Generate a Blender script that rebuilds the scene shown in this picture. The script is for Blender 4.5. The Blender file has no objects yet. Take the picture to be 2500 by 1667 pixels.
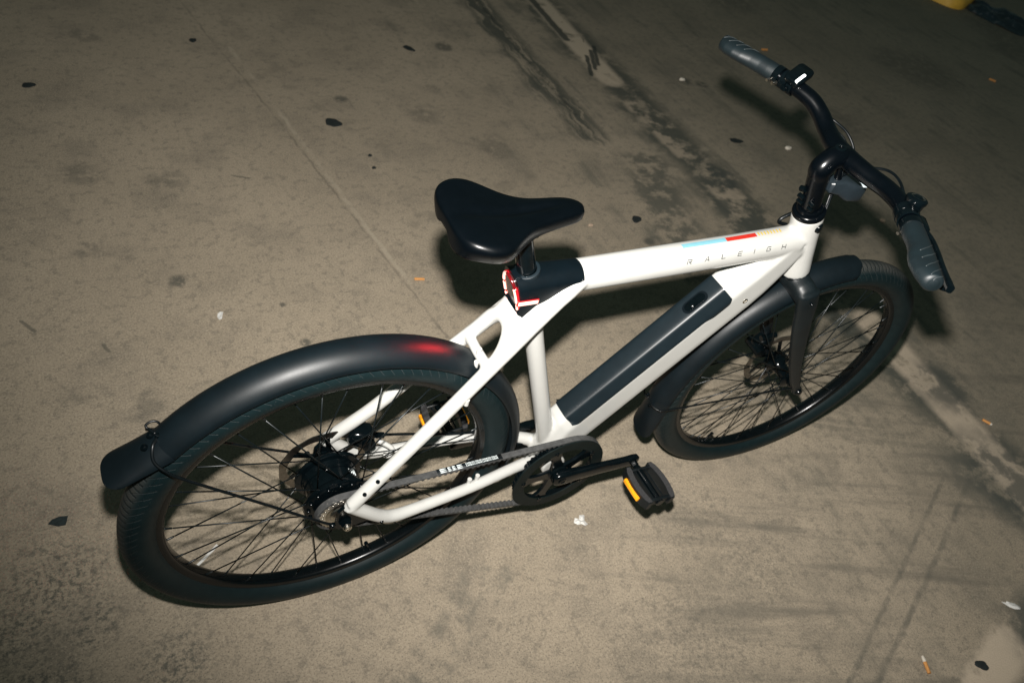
import bpy, bmesh, math, random
from math import sin, cos, pi, radians, sqrt, atan2
from mathutils import Vector as V, Matrix, Quaternion
from mathutils.bvhtree import BVHTree
random.seed(7)
sc = bpy.context.scene
COL = sc.collection

# ------------------------------------------------------------------ camera
CAMPOS = V((-0.2832, -0.7312, 1.5086))
RIGHT = V((0.87725, -0.43079, 0.21178)); UP = V((0.17351, 0.69591, 0.69685)); BACK = V((-0.44757, -0.57457, 0.68524))
cam = bpy.data.cameras.new('camera'); camo = bpy.data.objects.new('camera', cam); COL.objects.link(camo)
m = Matrix.Identity(4)
for i in range(3):
    m[i][0], m[i][1], m[i][2], m[i][3] = RIGHT[i], UP[i], BACK[i], CAMPOS[i]
camo.matrix_world = m
cam.lens = 27.02; cam.sensor_width = 36; cam.sensor_fit = 'HORIZONTAL'; cam.clip_start = 0.02; cam.clip_end = 200
cam.dof.use_dof = True; cam.dof.focus_distance = 1.22; cam.dof.aperture_fstop = 6.5
sc.camera = camo

# ------------------------------------------------------------------ world (dark garage, faint cool ambience)
w = bpy.data.worlds.new('World'); sc.world = w; w.use_nodes = True
bg = w.node_tree.nodes['Background']; bg.inputs[0].default_value = (0.66, 1.0, 0.90, 1); bg.inputs[1].default_value = 0.058

# ------------------------------------------------------------------ flash on top of the camera
fl = bpy.data.lights.new('camera_flash', 'SPOT'); fo = bpy.data.objects.new('camera_flash', fl); COL.objects.link(fo)
fl.energy = 345; fl.color = (1.0, 0.96, 0.91); fl.spot_size = radians(138); fl.spot_blend = 1.0; fl.shadow_soft_size = 0.018
FP = CAMPOS + RIGHT*0.002 + UP*0.116
aim = (V((3.0, 2.9, 0.0)) - FP).normalized()
fo.rotation_mode = 'QUATERNION'; fo.rotation_quaternion = aim.to_track_quat('-Z', 'Y'); fo.location = FP

vs = sc.view_settings; vs.view_transform = 'Standard'; vs.look = 'None'; vs.exposure = 0.0; vs.gamma = 1.0; vs.use_curve_mapping = False
sc.cycles.max_bounces = 4; sc.cycles.diffuse_bounces = 2; sc.cycles.glossy_bounces = 3

# ------------------------------------------------------------------ materials
def mat(name, col, rough=0.5, metal=0.0, spec=0.5, coat=0.0, coat_r=0.1, emit=None, es=0.0, noise=None, bump=None, rvar=None, dust=None):
    M = bpy.data.materials.new(name); M.use_nodes = True
    nt = M.node_tree; b = nt.nodes['Principled BSDF']
    b.inputs['Base Color'].default_value = (*col, 1); b.inputs['Roughness'].default_value = rough
    b.inputs['Metallic'].default_value = metal; b.inputs['Specular IOR Level'].default_value = spec
    b.inputs['Coat Weight'].default_value = coat; b.inputs['Coat Roughness'].default_value = coat_r
    if emit: b.inputs['Emission Color'].default_value = (*emit, 1); b.inputs['Emission Strength'].default_value = es
    tc = None
    def coord():
        nonlocal tc
        if tc is None: tc = nt.nodes.new('ShaderNodeTexCoord')
        return tc.outputs['Object']
    def nz(scale, detail=4):
        n = nt.nodes.new('ShaderNodeTexNoise'); n.inputs['Scale'].default_value = scale; n.inputs['Detail'].default_value = detail
        nt.links.new(coord(), n.inputs['Vector']); return n
    def ramp(src, p0, c0, p1, c1):
        r = nt.nodes.new('ShaderNodeValToRGB'); e = r.color_ramp.elements
        e[0].position, e[0].color, e[1].position, e[1].color = p0, (*c0, 1), p1, (*c1, 1)
        nt.links.new(src, r.inputs[0]); return r
    if noise:
        sc_, amt = noise; n = nz(sc_)
        r = ramp(n.outputs['Fac'], .35, tuple(c*(1-amt) for c in col), .65, tuple(min(1, c*(1+amt)) for c in col))
        last = r.outputs[0]
        if dust:
            d, dcol, p0 = dust; n2 = nz(d, 8); r2 = ramp(n2.outputs['Fac'], p0, (0, 0, 0), p0+.12, (1, 1, 1))
            mx = nt.nodes.new('ShaderNodeMix'); mx.data_type = 'RGBA'
            nt.links.new(r2.outputs[0], mx.inputs[0]); nt.links.new(last, mx.inputs[6]); mx.inputs[7].default_value = (*dcol, 1); last = mx.outputs[2]
        nt.links.new(last, b.inputs['Base Color'])
    if rvar:
        s_, a_ = rvar; n = nz(s_); mr = nt.nodes.new('ShaderNodeMapRange')
        mr.inputs[3].default_value = rough-a_; mr.inputs[4].default_value = rough+a_
        nt.links.new(n.outputs['Fac'], mr.inputs[0]); nt.links.new(mr.outputs[0], b.inputs['Roughness'])
    if bump:
        s_, d_ = bump; n = nz(s_, 2); bp = nt.nodes.new('ShaderNodeBump'); bp.inputs['Distance'].default_value = d_; bp.inputs['Strength'].default_value = 1
        nt.links.new(n.outputs['Fac'], bp.inputs['Height']); nt.links.new(bp.outputs[0], b.inputs['Normal'])
    return M

M_white = mat('frame_white', (0.42, 0.42, 0.40), 0.33, coat=0.35, coat_r=0.08, noise=(30, .02), rvar=(60, .05), dust=(170, (.33, .315, .28), .73))
M_fender = mat('satin_black_plastic', (0.0020, 0.0048, 0.0066), 0.45, spec=0.31, noise=(25, .15), rvar=(90, .03), bump=(1400, .00004), dust=(600, (.05, .055, .055), .80))
M_guard = mat('guard_matt', (0.0022, 0.0060, 0.0062), 0.55, spec=0.18, noise=(60, .15))
M_cover = mat('charcoal_cover', (0.0045, 0.0090, 0.0120), 0.42, spec=0.42, noise=(40, .1), rvar=(70, .03), bump=(1600, .00003))
M_cluster = mat('seat_cover_black', (0.0012, 0.0032, 0.0048), 0.36, spec=0.30, noise=(40, .1), rvar=(70, .04), dust=(300, (.05, .055, .06), .80))
M_saddle = mat('saddle_vinyl', (0.0004, 0.0010, 0.0016), 0.33, spec=0.20, noise=(30, .1), rvar=(60, .04), bump=(900, .00005), dust=(420, (.03, .035, .04), .80))
M_bar = mat('bar_black', (0.0007, 0.0014, 0.0022), 0.24, spec=0.26, noise=(40, .1), rvar=(80, .05))
M_gloss = mat('gloss_black_metal', (0.0012, 0.0026, 0.0034), 0.17, spec=0.36, noise=(60, .2), rvar=(90, .06))
M_rim = mat('rim_black', (0.0012, 0.0022, 0.0028), 0.24, spec=0.38, noise=(60, .2), rvar=(50, .06))
M_fork = mat('fork_satin_black', (0.0022, 0.0050, 0.0064), 0.45, spec=0.5, noise=(25, .15), rvar=(50, .05), dust=(160, (.04, .045, .045), .74))
M_rib = mat('grip_rib_rubber', (0.012, 0.018, 0.020), 0.6, noise=(60, .2))
M_grip = mat('grip_rubber', (0.0024, 0.0068, 0.0088), 0.52, noise=(30, .15), bump=(700, .0001), dust=(500, (.07, .075, .075), .76))
M_spoke = mat('spoke_black', (0.004, 0.007, 0.008), 0.33, metal=0.3, noise=(60, .2))
M_nip = mat('nipple_steel', (0.05, 0.055, 0.055), 0.35, metal=0.9, noise=(60, .2))
M_steel = mat('steel', (0.55, 0.52, 0.46), 0.28, metal=1.0, noise=(120, .15), rvar=(150, .08))
M_disc = mat('disc_steel', (0.30, 0.28, 0.25), 0.34, metal=1.0, noise=(150, .2), rvar=(200, .1))
M_sprock = mat('sprocket_alloy', (0.70, 0.66, 0.58), 0.32, metal=0.9, noise=(140, .3), rvar=(150, .1))
M_belt = mat('belt_black', (0.046, 0.047, 0.047), 0.6, spec=0.35, noise=(120, .2), bump=(900, .00005), dust=(200, (.09, .088, .082), .60))
M_beltdark = mat('belt_joint', (0.003, 0.006, 0.008), 0.5, noise=(60, .2))
M_print = mat('white_print', (0.60, 0.66, 0.66), 0.6, noise=(60, .05))
M_letter = mat('letter_black', (0.02, 0.025, 0.025), 0.5, noise=(60, .1))
M_blue = mat('stripe_blue', (0.16, 0.36, 0.43), 0.35, coat=.3, noise=(60, .03))
M_red = mat('stripe_red', (0.42, 0.020, 0.012), 0.35, coat=.3, noise=(60, .03))
M_yellow = mat('stripe_yellow', (0.52, 0.36, 0.03), 0.35, coat=.3, noise=(60, .03))
M_orange = mat('reflector_amber', (0.80, 0.30, 0.010), 0.25, spec=0.7, emit=(1.0, 0.40, 0.010), es=0.25, noise=(500, .2), bump=(900, .0002))  # weak emission stands in for flash light the reflector throws back
M_pedal = mat('pedal_black', (0.003, 0.005, 0.006), 0.42, noise=(60, .2), rvar=(80, .1))
M_griptape = mat('pedal_grip_tape', (0.022, 0.022, 0.023), 0.85, noise=(900, .6), bump=(1500, .0004))
M_hotred = mat('tail_led', (1, .3, .2), 0.4, emit=(1.0, 0.66, 0.58), es=1.2, noise=(200, .03))
M_redlens = mat('tail_lens', (0.045, 0.002, 0.003), 0.2, spec=.6, emit=(1.0, 0.010, 0.020), es=0.16, noise=(200, .05))
M_redglow = mat('tail_glow_shell', (0.10, 0.003, 0.004), 0.3, emit=(1.0, 0.02, 0.03), es=0.75, noise=(200, .05))
M_smoke = mat('tail_smoke', (0.03, 0.012, 0.012), 0.15, spec=.6, noise=(80, .1))
M_led = mat('white_led', (0.9, 0.95, 0.95), 0.4, emit=(0.9, 1.0, 1.0), es=1.3, noise=(200, .02))
M_lamp = mat('headlight_shell', (0.010, 0.015, 0.019), 0.38, noise=(60, .1), rvar=(80, .05))
M_cable = mat('cable_black', (0.0014, 0.0028, 0.0036), 0.38, spec=.35, noise=(60, .2))
M_gum = mat('gum_dark', (0.010, 0.014, 0.014), 0.75, noise=(120, .3), bump=(300, .0004))
M_paper = mat('paper_white', (0.62, 0.61, 0.58), 0.8, noise=(200, .08), bump=(250, .0006))
M_filter = mat('cigarette_filter', (0.52, 0.24, 0.07), 0.8, noise=(400, .15))
M_tobac = mat('cigarette_paper', (0.60, 0.55, 0.47), 0.8, noise=(300, .1))
M_leaf = mat('leaf_dark', (0.012, 0.020, 0.020), 0.7, noise=(200, .3))
M_ystop = mat('yellow_plastic', (0.78, 0.46, 0.06), 0.55, noise=(20, .12), bump=(60, .001))
M_bag = mat('dark_film', (0.010, 0.022, 0.030), 0.35, spec=.5, noise=(12, .4), dust=(25, (.10, .11, .12), .60))
M_stone = mat('small_stone', (0.40, 0.30, 0.22), 0.9, noise=(200, .3))

def tyre_mat():
    M = bpy.data.materials.new('tyre_rubber'); M.use_nodes = True; nt = M.node_tree; N = nt.nodes; Lk = nt.links
    b = N['Principled BSDF']; b.inputs['Roughness'].default_value = .50; b.inputs['Specular IOR Level'].default_value = .26
    uv = N.new('ShaderNodeUVMap'); sp = N.new('ShaderNodeSeparateXYZ'); Lk.new(uv.outputs[0], sp.inputs[0])
    def mth(op, a, bb=None, c=None):
        n = N.new('ShaderNodeMath'); n.operation = op
        for i, v in enumerate((a, bb, c)):
            if v is None: continue
            if isinstance(v, (int, float)): n.inputs[i].default_value = v
            else: Lk.new(v, n.inputs[i])
        return n.outputs[0]
    def sstep(v, a, bb):
        n = N.new('ShaderNodeMapRange'); n.interpolation_type = 'SMOOTHSTEP'; n.inputs[1].default_value = a; n.inputs[2].default_value = bb
        Lk.new(v, n.inputs[0]); return n.outputs[0]
    u, v = sp.outputs[0], sp.outputs[1]
    av = mth('ABSOLUTE', mth('SUBTRACT', v, .5))
    ph = mth('FRACT', mth('ADD', mth('MULTIPLY', u, 118), mth('MULTIPLY', mth('POWER', av, 1.0), 8.0)))
    line = sstep(mth('ABSOLUTE', mth('SUBTRACT', ph, .5)), .075, .03)
    zone = mth('MULTIPLY', sstep(av, .285, .262), sstep(av, .03, .05))
    sipe = mth('MULTIPLY', line, zone)
    ring = mth('MULTIPLY', sstep(mth('ABSOLUTE', mth('SUBTRACT', av, .205)), .008, .003), sstep(mth('FRACT', mth('MULTIPLY', u, 84)), .15, .2))
    centre = mth('MULTIPLY', sstep(mth('ABSOLUTE', mth('SUBTRACT', mth('FRACT', mth('MULTIPLY', u, 168)), .5)), .17, .12), sstep(av, .15, .13))
    tc = N.new('ShaderNodeTexCoord')
    def nz(s, d=5):
        n = N.new('ShaderNodeTexNoise'); n.inputs['Scale'].default_value = s; n.inputs['Detail'].default_value = d; Lk.new(tc.outputs['Object'], n.inputs['Vector']); return n.outputs['Fac']
    dust = mth('MULTIPLY', sstep(av, .20, .06), sstep(nz(7), .25, .75))
    def mix(f, a, bb):
        n = N.new('ShaderNodeMix'); n.data_type = 'RGBA'; Lk.new(f, n.inputs[0])
        for i, c in ((6, a), (7, bb)):
            if isinstance(c, tuple): n.inputs[i].default_value = (*c, 1)
            else: Lk.new(c, n.inputs[i])
        return n.outputs[2]
    c = mix(sstep(nz(60), .3, .7), (.0024, .0085, .0100), (.0040, .0110, .0125))
    c = mix(mth('MULTIPLY', dust, .55), c, (.085, .078, .068))
    c = mix(mth('MULTIPLY', mth('MULTIPLY', sipe, sstep(nz(9), .3, .7)), .32), c, (.060, .070, .072))
    c = mix(mth('MULTIPLY', centre, .75), c, (.006, .010, .011))
    c = mix(mth('MULTIPLY', sstep(nz(500, 2), .70, .78), .5), c, (.08, .08, .075))
    Lk.new(c, b.inputs['Base Color'])
    h = mth('SUBTRACT', 1.0, mth('ADD', mth('ADD', sipe, mth('MULTIPLY', ring, .5)), centre))
    bp = N.new('ShaderNodeBump'); bp.inputs['Distance'].default_value = .0012; bp.inputs['Strength'].default_value = .9; Lk.new(h, bp.inputs['Height']); Lk.new(bp.outputs[0], b.inputs['Normal'])
    return M
M_tyre = tyre_mat()

# ------------------------------------------------------------------ mesh helpers
def link(o, parent=None):
    COL.objects.link(o)
    if parent: o.parent = parent
    return o
def mobj(name, verts, faces, material, parent=None, smooth=True, uvs=None, fmat=None):
    me = bpy.data.meshes.new(name); me.from_pydata([tuple(v) for v in verts], [], faces); me.update()
    bm = bmesh.new(); bm.from_mesh(me)
    if uvs is None: bmesh.ops.recalc_face_normals(bm, faces=bm.faces)
    bm.to_mesh(me); bm.free()
    for p in me.polygons: p.use_smooth = smooth
    mats = material if isinstance(material, (list, tuple)) else [material]
    for mm in mats: me.materials.append(mm)
    if uvs:
        lay = me.uv_layers.new(name='UVMap')
        i = 0
        for f in uvs:
            for t in f: lay.data[i].uv = t; i += 1
    if fmat:
        for p, k in zip(me.polygons, fmat): p.material_index = k
    o = bpy.data.objects.new(name, me); link(o, parent)
    return o
def sharp(o, ang=35):
    me = o.data
    bm = bmesh.new(); bm.from_mesh(me)
    for e in bm.edges:
        e.smooth = not (len(e.link_faces) == 2 and e.calc_face_angle(0) > radians(ang))
    bm.to_mesh(me); bm.free(); return o
class MB:
    """collects shapes for ONE mesh"""
    def __init__(s): s.v = []; s.f = []
    def add(s, v, f):
        k = len(s.v); s.v += [V(p) for p in v]; s.f += [tuple(i+k for i in q) for q in f]; return s
    def rings(s, rings, cap=True, closed=False):
        n = len(rings[0]); v = [p for r in rings for p in r]; f = []
        R = len(rings)
        for i in range(R if closed else R-1):
            a = i*n; b_ = ((i+1) % R)*n
            for j in range(n): f.append((a+j, a+(j+1) % n, b_+(j+1) % n, b_+j))
        if cap and not closed:
            f.append(tuple(range(n-1, -1, -1))); f.append(tuple((R-1)*n+j for j in range(n)))
        return s.add(v, f)
    def tube(s, pts, rad, n=12, cap=True, closed=False):
        return s.rings(tube_rings(pts, rad, n, closed), cap, closed)
    def cyl(s, a, b_, r, n=16, r2=None): return s.tube([a, b_], [r, r if r2 is None else r2], n)
    def lathe(s, prof, o=(0, 0, 0), axis=(0, 1, 0), n=48, closed_prof=False):
        o = V(o); ax = V(axis).normalized(); e1 = ax.orthogonal().normalized(); e2 = ax.cross(e1)
        k = len(prof); v = []; f = []
        for i in range(n):
            t = 2*pi*i/n; d = e1*cos(t)+e2*sin(t)
            for (h, r) in prof: v.append(o+ax*h+d*max(r, 1e-5))
        for i in range(n):
            a = i*k; b_ = ((i+1) % n)*k
            for j in range(k if closed_prof else k-1): f.append((a+j, a+(j+1) % k, b_+(j+1) % k, b_+j))
        return s.add(v, f)
    def box(s, c, ex, ey, ez, hx, hy, hz, ch=0.0):
        c = V(c); ex, ey, ez = V(ex).normalized(), V(ey).normalized(), V(ez).normalized()
        if ch <= 0:
            v = [c+ex*hx*a+ey*hy*b_+ez*hz*d for a in (-1, 1) for b_ in (-1, 1) for d in (-1, 1)]
            return s.add(v, [(0, 1, 3, 2), (4, 6, 7, 5), (0, 4, 5, 1), (2, 3, 7, 6), (0, 2, 6, 4), (1, 5, 7, 3)])
        def ring(z, k):
            x, y = hx-k, hy-k; q = ch
            return [c+ex*a+ey*b_+ez*z for a, b_ in ((x-q, -y), (x, -y+q), (x, y-q), (x-q, y), (-x+q, y), (-x, y-q), (-x, -y+q), (-x+q, -y))]
        return s.rings([ring(-hz, ch), ring(-hz+ch, 0), ring(hz-ch, 0), ring(hz, ch)])
    def prism(s, poly, o, e1, e2, h0, h1, holes=None):
        o, e1, e2 = V(o), V(e1).normalized(), V(e2).normalized(); n = e1.cross(e2); k = len(poly)
        v = [o+e1*a+e2*b_+n*h0 for a, b_ in poly]+[o+e1*a+e2*b_+n*h1 for a, b_ in poly]
        f = [tuple(range(k-1, -1, -1)), tuple(range(k, 2*k))]+[(i, (i+1) % k, k+(i+1) % k, k+i) for i in range(k)]
        return s.add(v, f)
    def build(s, name, m_, parent=None, smooth=True, ang=None):
        o = mobj(name, s.v, s.f, m_, parent, smooth)
        if ang: sharp(o, ang)
        return o
def catmull(P, sub=6, closed=False):
    out = []; n = len(P)
    rng = range(n if closed else n-1)
    for i in rng:
        p0 = P[(i-1) % n] if (closed or i > 0) else P[0]*2-P[1]
        p1 = P[i]; p2 = P[(i+1) % n]
        p3 = P[(i+2) % n] if (closed or i+2 < n) else P[-1]*2-P[-2]
        for k in range(sub):
            t = k/sub
            out.append(0.5*((2*p1)+(p2-p0)*t+(2*p0-5*p1+4*p2-p3)*t*t+(3*p1-p0-3*p2+p3)*t**3))
    if not closed: out.append(P[-1].copy())
    return out
def lerp_list(vals, sub):
    out = []
    for i in range(len(vals)-1):
        for k in range(sub): out.append(vals[i]+(vals[i+1]-vals[i])*k/sub)
    return out+[vals[-1]]
def tube_rings(pts, rad, n=12, closed=False):
    P = [V(p) for p in pts]; L = len(P)
    if isinstance(rad, (int, float)): rad = [rad]*L
    T = []
    for i in range(L):
        a = P[i-1] if (i > 0 or closed) else P[i]; b_ = P[(i+1) % L] if (i < L-1 or closed) else P[i]
        T.append((b_-a).normalized())
    e = T[0].orthogonal().normalized(); out = []
    for i in range(L):
        e = (e-T[i]*e.dot(T[i])).normalized(); g = T[i].cross(e)
        out.append([P[i]+(e*cos(2*pi*j/n)+g*sin(2*pi*j/n))*rad[i] for j in range(n)])
    return out
def stube(pts, rad, sub=6, n=12):
    P = [V(p) for p in pts]
    if isinstance(rad, (int, float)): rad = [rad]*len(P)
    return tube_rings(catmull(P, sub), lerp_list(rad, sub), n)
def sring(c, side, up, a, b_, n=32, e=2.0):
    c, side, up = V(c), V(side).normalized(), V(up).normalized(); out = []
    for j in range(n):
        t = 2*pi*j/n; ct, st = cos(t), sin(t)
        out.append(c+side*(a*abs(ct)**(2/e)*(1 if ct >= 0 else -1))+up*(b_*abs(st)**(2/e)*(1 if st >= 0 else -1)))
    return out
def bolt_mb(mb, c, ax, r=.004, h=.003):
    c, ax = V(c), V(ax).normalized()
    mb.lathe([(0, r), (h*.7, r), (h, r*.8), (h, r*.5), (h*.3, r*.45), (h*.3, 0)], c, ax, 14)
def voxel(mb, vox, it, fac=.5):
    me = bpy.data.meshes.new('tmp'); me.from_pydata([tuple(v) for v in mb.v], [], mb.f); me.update()
    bm = bmesh.new(); bm.from_mesh(me); bmesh.ops.recalc_face_normals(bm, faces=bm.faces); bm.to_mesh(me); bm.free()
    o = bpy.data.objects.new('tmp', me); COL.objects.link(o)
    r = o.modifiers.new('r', 'REMESH'); r.mode = 'VOXEL'; r.voxel_size = vox; r.use_smooth_shade = True
    s_ = o.modifiers.new('s', 'SMOOTH'); s_.factor = fac; s_.iterations = it
    dg = bpy.context.evaluated_depsgraph_get(); ev = o.evaluated_get(dg)
    out = bpy.data.meshes.new_from_object(ev)
    bpy.data.objects.remove(o); bpy.data.meshes.remove(me)
    return out
def empty(name, loc=(0, 0, 0), parent=None):
    o = bpy.data.objects.new(name, None); o.location = loc; o.empty_display_size = .05; return link(o, parent)
def tag(o, label, cat=None, group=None, kind=None):
    if label: o['label'] = label
    if cat: o['category'] = cat
    if group: o['group'] = group
    if kind: o['kind'] = kind
    return o

# ------------------------------------------------------------------ floor
ALB = 1.12
def floor_mat(cell=None):
    """concrete; cell = (x0, x1, y0, y1): only the marks that can reach this stretch of floor are put into the node tree"""
    key = []
    def build(dry):
        if not dry:
            M = bpy.data.materials.new('concrete_floor'); M.use_nodes = True; nt = M.node_tree; N = nt.nodes; Lk = nt.links
            b = N['Principled BSDF']; b.inputs['Roughness'].default_value = .82; b.inputs['Specular IOR Level'].default_value = .22
            g = N.new('ShaderNodeNewGeometry'); POS = g.outputs['Position']
        def near(x0, x1, y0, y1, mrg):
            return cell is None or (x1+mrg > cell[0] and x0-mrg < cell[1] and y1+mrg > cell[2] and y0-mrg < cell[3])
        def fs(items): return [i for i in items if near(min(i[0][0], i[1][0]), max(i[0][0], i[1][0]), min(i[0][1], i[1][1]), max(i[0][1], i[1][1]), i[2]+.10)]
        def fd(items): return [i for i in items if near(i[0], i[0], i[1], i[1], i[2]+.10)]
        pts = [(.16, 2.95), (.192, 2.682), (.253, 2.3), (.316, 1.961), (.384, 1.533), (.454, 1.051), (.525, .603), (.60, .1)]
        # (kind, items, wobble, edge softness, break-up noise, n0, n1, colour, amount)
        MARKS = [
            ('s', [((1.97, 3.6), (1.93, -.9), .17)], 'W', .3, 'brk', .36, .54, (.048, .054, .046), .85),
            ('s', [((1.985, 2.9), (1.93, 1.98), .085), ((2.0, .30), (1.93, -.45), .085), ((1.46, -.69), (1.28, -.74), .06)], 'F', .5, 'brk', .32, .46, (.45, .37, .28), .88),
            ('s', [((1.94, 1.95), (1.95, .95), .09)], 'F', .55, 'mid', .52, .60, (.34, .28, .21), .85),
            ('s', [((q-.08, 2.02+(q-1.93)), (q, 2.20+(q-1.93)), .015) for q in (1.935, 1.99, 2.03)]+[((1.955, 2.95), (1.915, 2.38), .028)], 'F', .45, None, 0, 0, (.028, .034, .030), .88),
            ('s', [((1.60, 3.2), (1.565, 1.55), .11)], 'W', .3, 'streak', .38, .54, (.050, .055, .046), .85),
            ('s', [((1.62, 3.2), (1.58, 1.7), .018)], 'F', .35, 'brk2', .40, .60, (.036, .040, .034), .7),
            ('s', [((1.70, 1.3), (1.50, .7), .16), ((1.90, 1.0), (1.70, .55), .12)], 'W', .3, 'brk', .42, .56, (.065, .068, .057), .75),
            ('d', [(2.0, 1.17, .13), (2.02, .0, .16), (1.92, -.36, .26), (1.58, -.72, .16)], 'W', .35, 'brk', .38, .56, (.055, .060, .053), .78),
            ('s', [((1.70, -.275), (1.295, -.461), .009), ((1.295, -.461), (.98, -.603), .009), ((1.80, -.30), (1.384, -.487), .011), ((1.384, -.487), (1.04, -.63), .011)], 'F', .2, 'brk2', .22, .70, (.085, .082, .068), .75),
            ('s', [((1.75, -.28), (1.01, -.615), .14), ((1.2, .25), (1.85, -.12), .10), ((1.0, .02), (1.7, -.25), .09), ((.75, -.25), (1.15, -.40), .08), ((1.45, .55), (1.75, .15), .10)], 'W', .1, 'brk', .38, .70, (.135, .120, .094), .5),
            ('s', [((1.32+.03*k, .13-.05*k), (1.62+.04*k, -.02-.05*k), .014) for k in range(4)], 'F', .3, 'brk2', .42, .6, (.12, .11, .086), .45),
            ('s', [((.30+.03*k, -.10), (.06+.03*k, -.275), .04) for k in range(3)], 'W', .3, 'brk2', .40, .68, (.105, .10, .083), .65),
            ('d', [(.884, -.155, .15), (.70, -.40, .26), (.95, -.30, .2)], 'W', .1, 'spk', .44, .66, (.10, .092, .075), .55),
            ('d', [(-.47, .17, .16), (-.53, .10, .16), (-.40, .075, .07), (-.42, .045, .06), (-.50, -.03, .12), (-.30, -.06, .10)], 'W', .1, 'spk', .46, .62, (.058, .062, .054), .75),
            ('s', [(a_, c_, .0070) for a_, c_ in zip(pts[:-1], pts[1:])], 'F', .12, 'brk', .34, .62, (.115, .100, .078), .62),
            ('s', [((.30, 2.3), (.470, 1.051), .011), ((.470, 1.051), (.540, .603), .011)], 'F', .3, 'mid', .40, .6, (.36, .31, .235), .6),
            ('s', [((.287, 2.687), (.513, 1.855), .05), ((.513, 1.855), (.691, 1.511), .05), ((.62, 1.1), (1.25, 1.35), .05), ((.25, 2.0), (1.05, 2.5), .05)], 'W', .2, 'brk', .45, .62, (.15, .13, .10), .5),
            ('d', [(-.117, .974, .035), (1.219, 2.305, .06), (.619, 1.887, .035), (.148, .669, .022), (1.414, .861, .03), (.127, .822, .012), (2.36, 1.945, .05), (2.44, 1.91, .045), (.10, .36, .016)], 'F', .35, 'fine', .34, .50, (.060, .060, .051), .75),
            ('d', [(-.318, 1.145, .06), (-.193, 2.388, .06), (-.06, 1.45, .07), (-.3, 1.5, .08), (.9, 1.75, .1), (1.1, 1.5, .12), (-.25, .55, .06), (-.40, .62, .05), (5.75, 2.55, .4), (5.5, 2.2, .3), (3.4, 2.9, .3), (3.0, 1.5, .25), (4.2, 2.0, .4)], 'W', .3, 'brk2', .36, .52, (.075, .072, .060), .42),
            ('s', [((x, y), (x+l*cos(an), y+l*sin(an)), .006) for (x, y, l, an) in ((-.46, .86, .05, 2.2), (-.31, .75, .03, 1.9), (.17, 1.42, .05, 2.7), (2.0, 2.35, .05, 1.2))], 'F', .35, None, 0, 0, (.09, .085, .068), .7),
        ]
        act = [(mk, fs(mk[1]) if mk[0] == 's' else fd(mk[1])) for mk in MARKS]
        act = [(mk, it) for mk, it in act if it]
        lane_on = (cell is None or cell[1] > .2, cell is None or cell[1] > .7, cell is None or (cell[1] > .2 and cell[2] < .5)); lane2_on = cell is None or cell[1] > 1.6
        if dry: return (tuple((MARKS.index(mk), tuple(it)) for mk, it in act), lane_on, lane2_on)
        def lk(n, i, v):
            if isinstance(v, (int, float)): n.inputs[i].default_value = v
            elif isinstance(v, tuple): n.inputs[i].default_value = v if len(n.inputs[i].default_value) == len(v) else (*v, 1)
            else: Lk.new(v, n.inputs[i])
        def mth(op, a, bb=0.0, c=None, cl=False):
            n = N.new('ShaderNodeMath'); n.operation = op; n.use_clamp = cl; lk(n, 0, a); lk(n, 1, bb)
            if c is not None: lk(n, 2, c)
            return n.outputs[0]
        def vm(op, a, bb=None, out=0):
            n = N.new('ShaderNodeVectorMath'); n.operation = op; lk(n, 0, a)
            if bb is not None: lk(n, 3 if op == 'SCALE' else 1, bb)
            return n.outputs[out]
        def ss(v, a, bb):
            n = N.new('ShaderNodeMapRange'); n.interpolation_type = 'SMOOTHSTEP'; lk(n, 1, a); lk(n, 2, bb); lk(n, 0, v); return n.outputs[0]
        def nz(scale, det=4, rough=.55, vec=None):
            n = N.new('ShaderNodeTexNoise'); lk(n, 'Scale', scale); lk(n, 'Detail', det); lk(n, 'Roughness', rough)
            Lk.new(vec if vec is not None else POS, n.inputs['Vector']); return n.outputs['Fac']
        def mix(f, a, bb):
            n = N.new('ShaderNodeMix'); n.data_type = 'RGBA'; lk(n, 0, f); lk(n, 6, a); lk(n, 7, bb); return n.outputs[2]
        mul = lambda a, bb: mth('MULTIPLY', a, bb)
        sx = N.new('ShaderNodeSeparateXYZ'); Lk.new(POS, sx.inputs[0]); X, Y = sx.outputs[0], sx.outputs[1]
        n_big = nz(1.1, 3, .6); n_mid = nz(5, 5, .62); n_fine = nz(38, 4, .65); n_grain = nz(190, 2, .7); n_speck = nz(330, 1, .6)
        cache = {'mid': n_mid, 'fine': n_fine}
        def noise_(k):
            if k not in cache:
                if k == 'brk': cache[k] = nz(11, 5, .65)
                elif k == 'brk2': cache[k] = nz(21, 4, .68)
                elif k == 'spk': cache[k] = nz(85, 4, .7)
                elif k == 'wx': cache[k] = nz(15, 2, .6)
                elif k == 'streak': cache[k] = nz(1.0, 4, .65, vec=vm('MULTIPLY', space('W'), (34.0, 2.2, 0.0)))
            return cache[k]
        sp = {}
        def space(k):
            if k not in sp:
                cb = N.new('ShaderNodeCombineXYZ')
                if k == 'W': lk(cb, 0, mth('ADD', X, mul(mth('SUBTRACT', n_mid, .5), .13))); lk(cb, 1, mth('ADD', Y, mul(mth('SUBTRACT', noise_('wx'), .5), .12)))
                else: lk(cb, 0, mth('ADD', X, mul(mth('SUBTRACT', noise_('wx'), .5), .022))); lk(cb, 1, mth('ADD', Y, mul(mth('SUBTRACT', n_fine, .5), .016)))
                sp[k] = cb.outputs[0]
            return sp[k]
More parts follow.
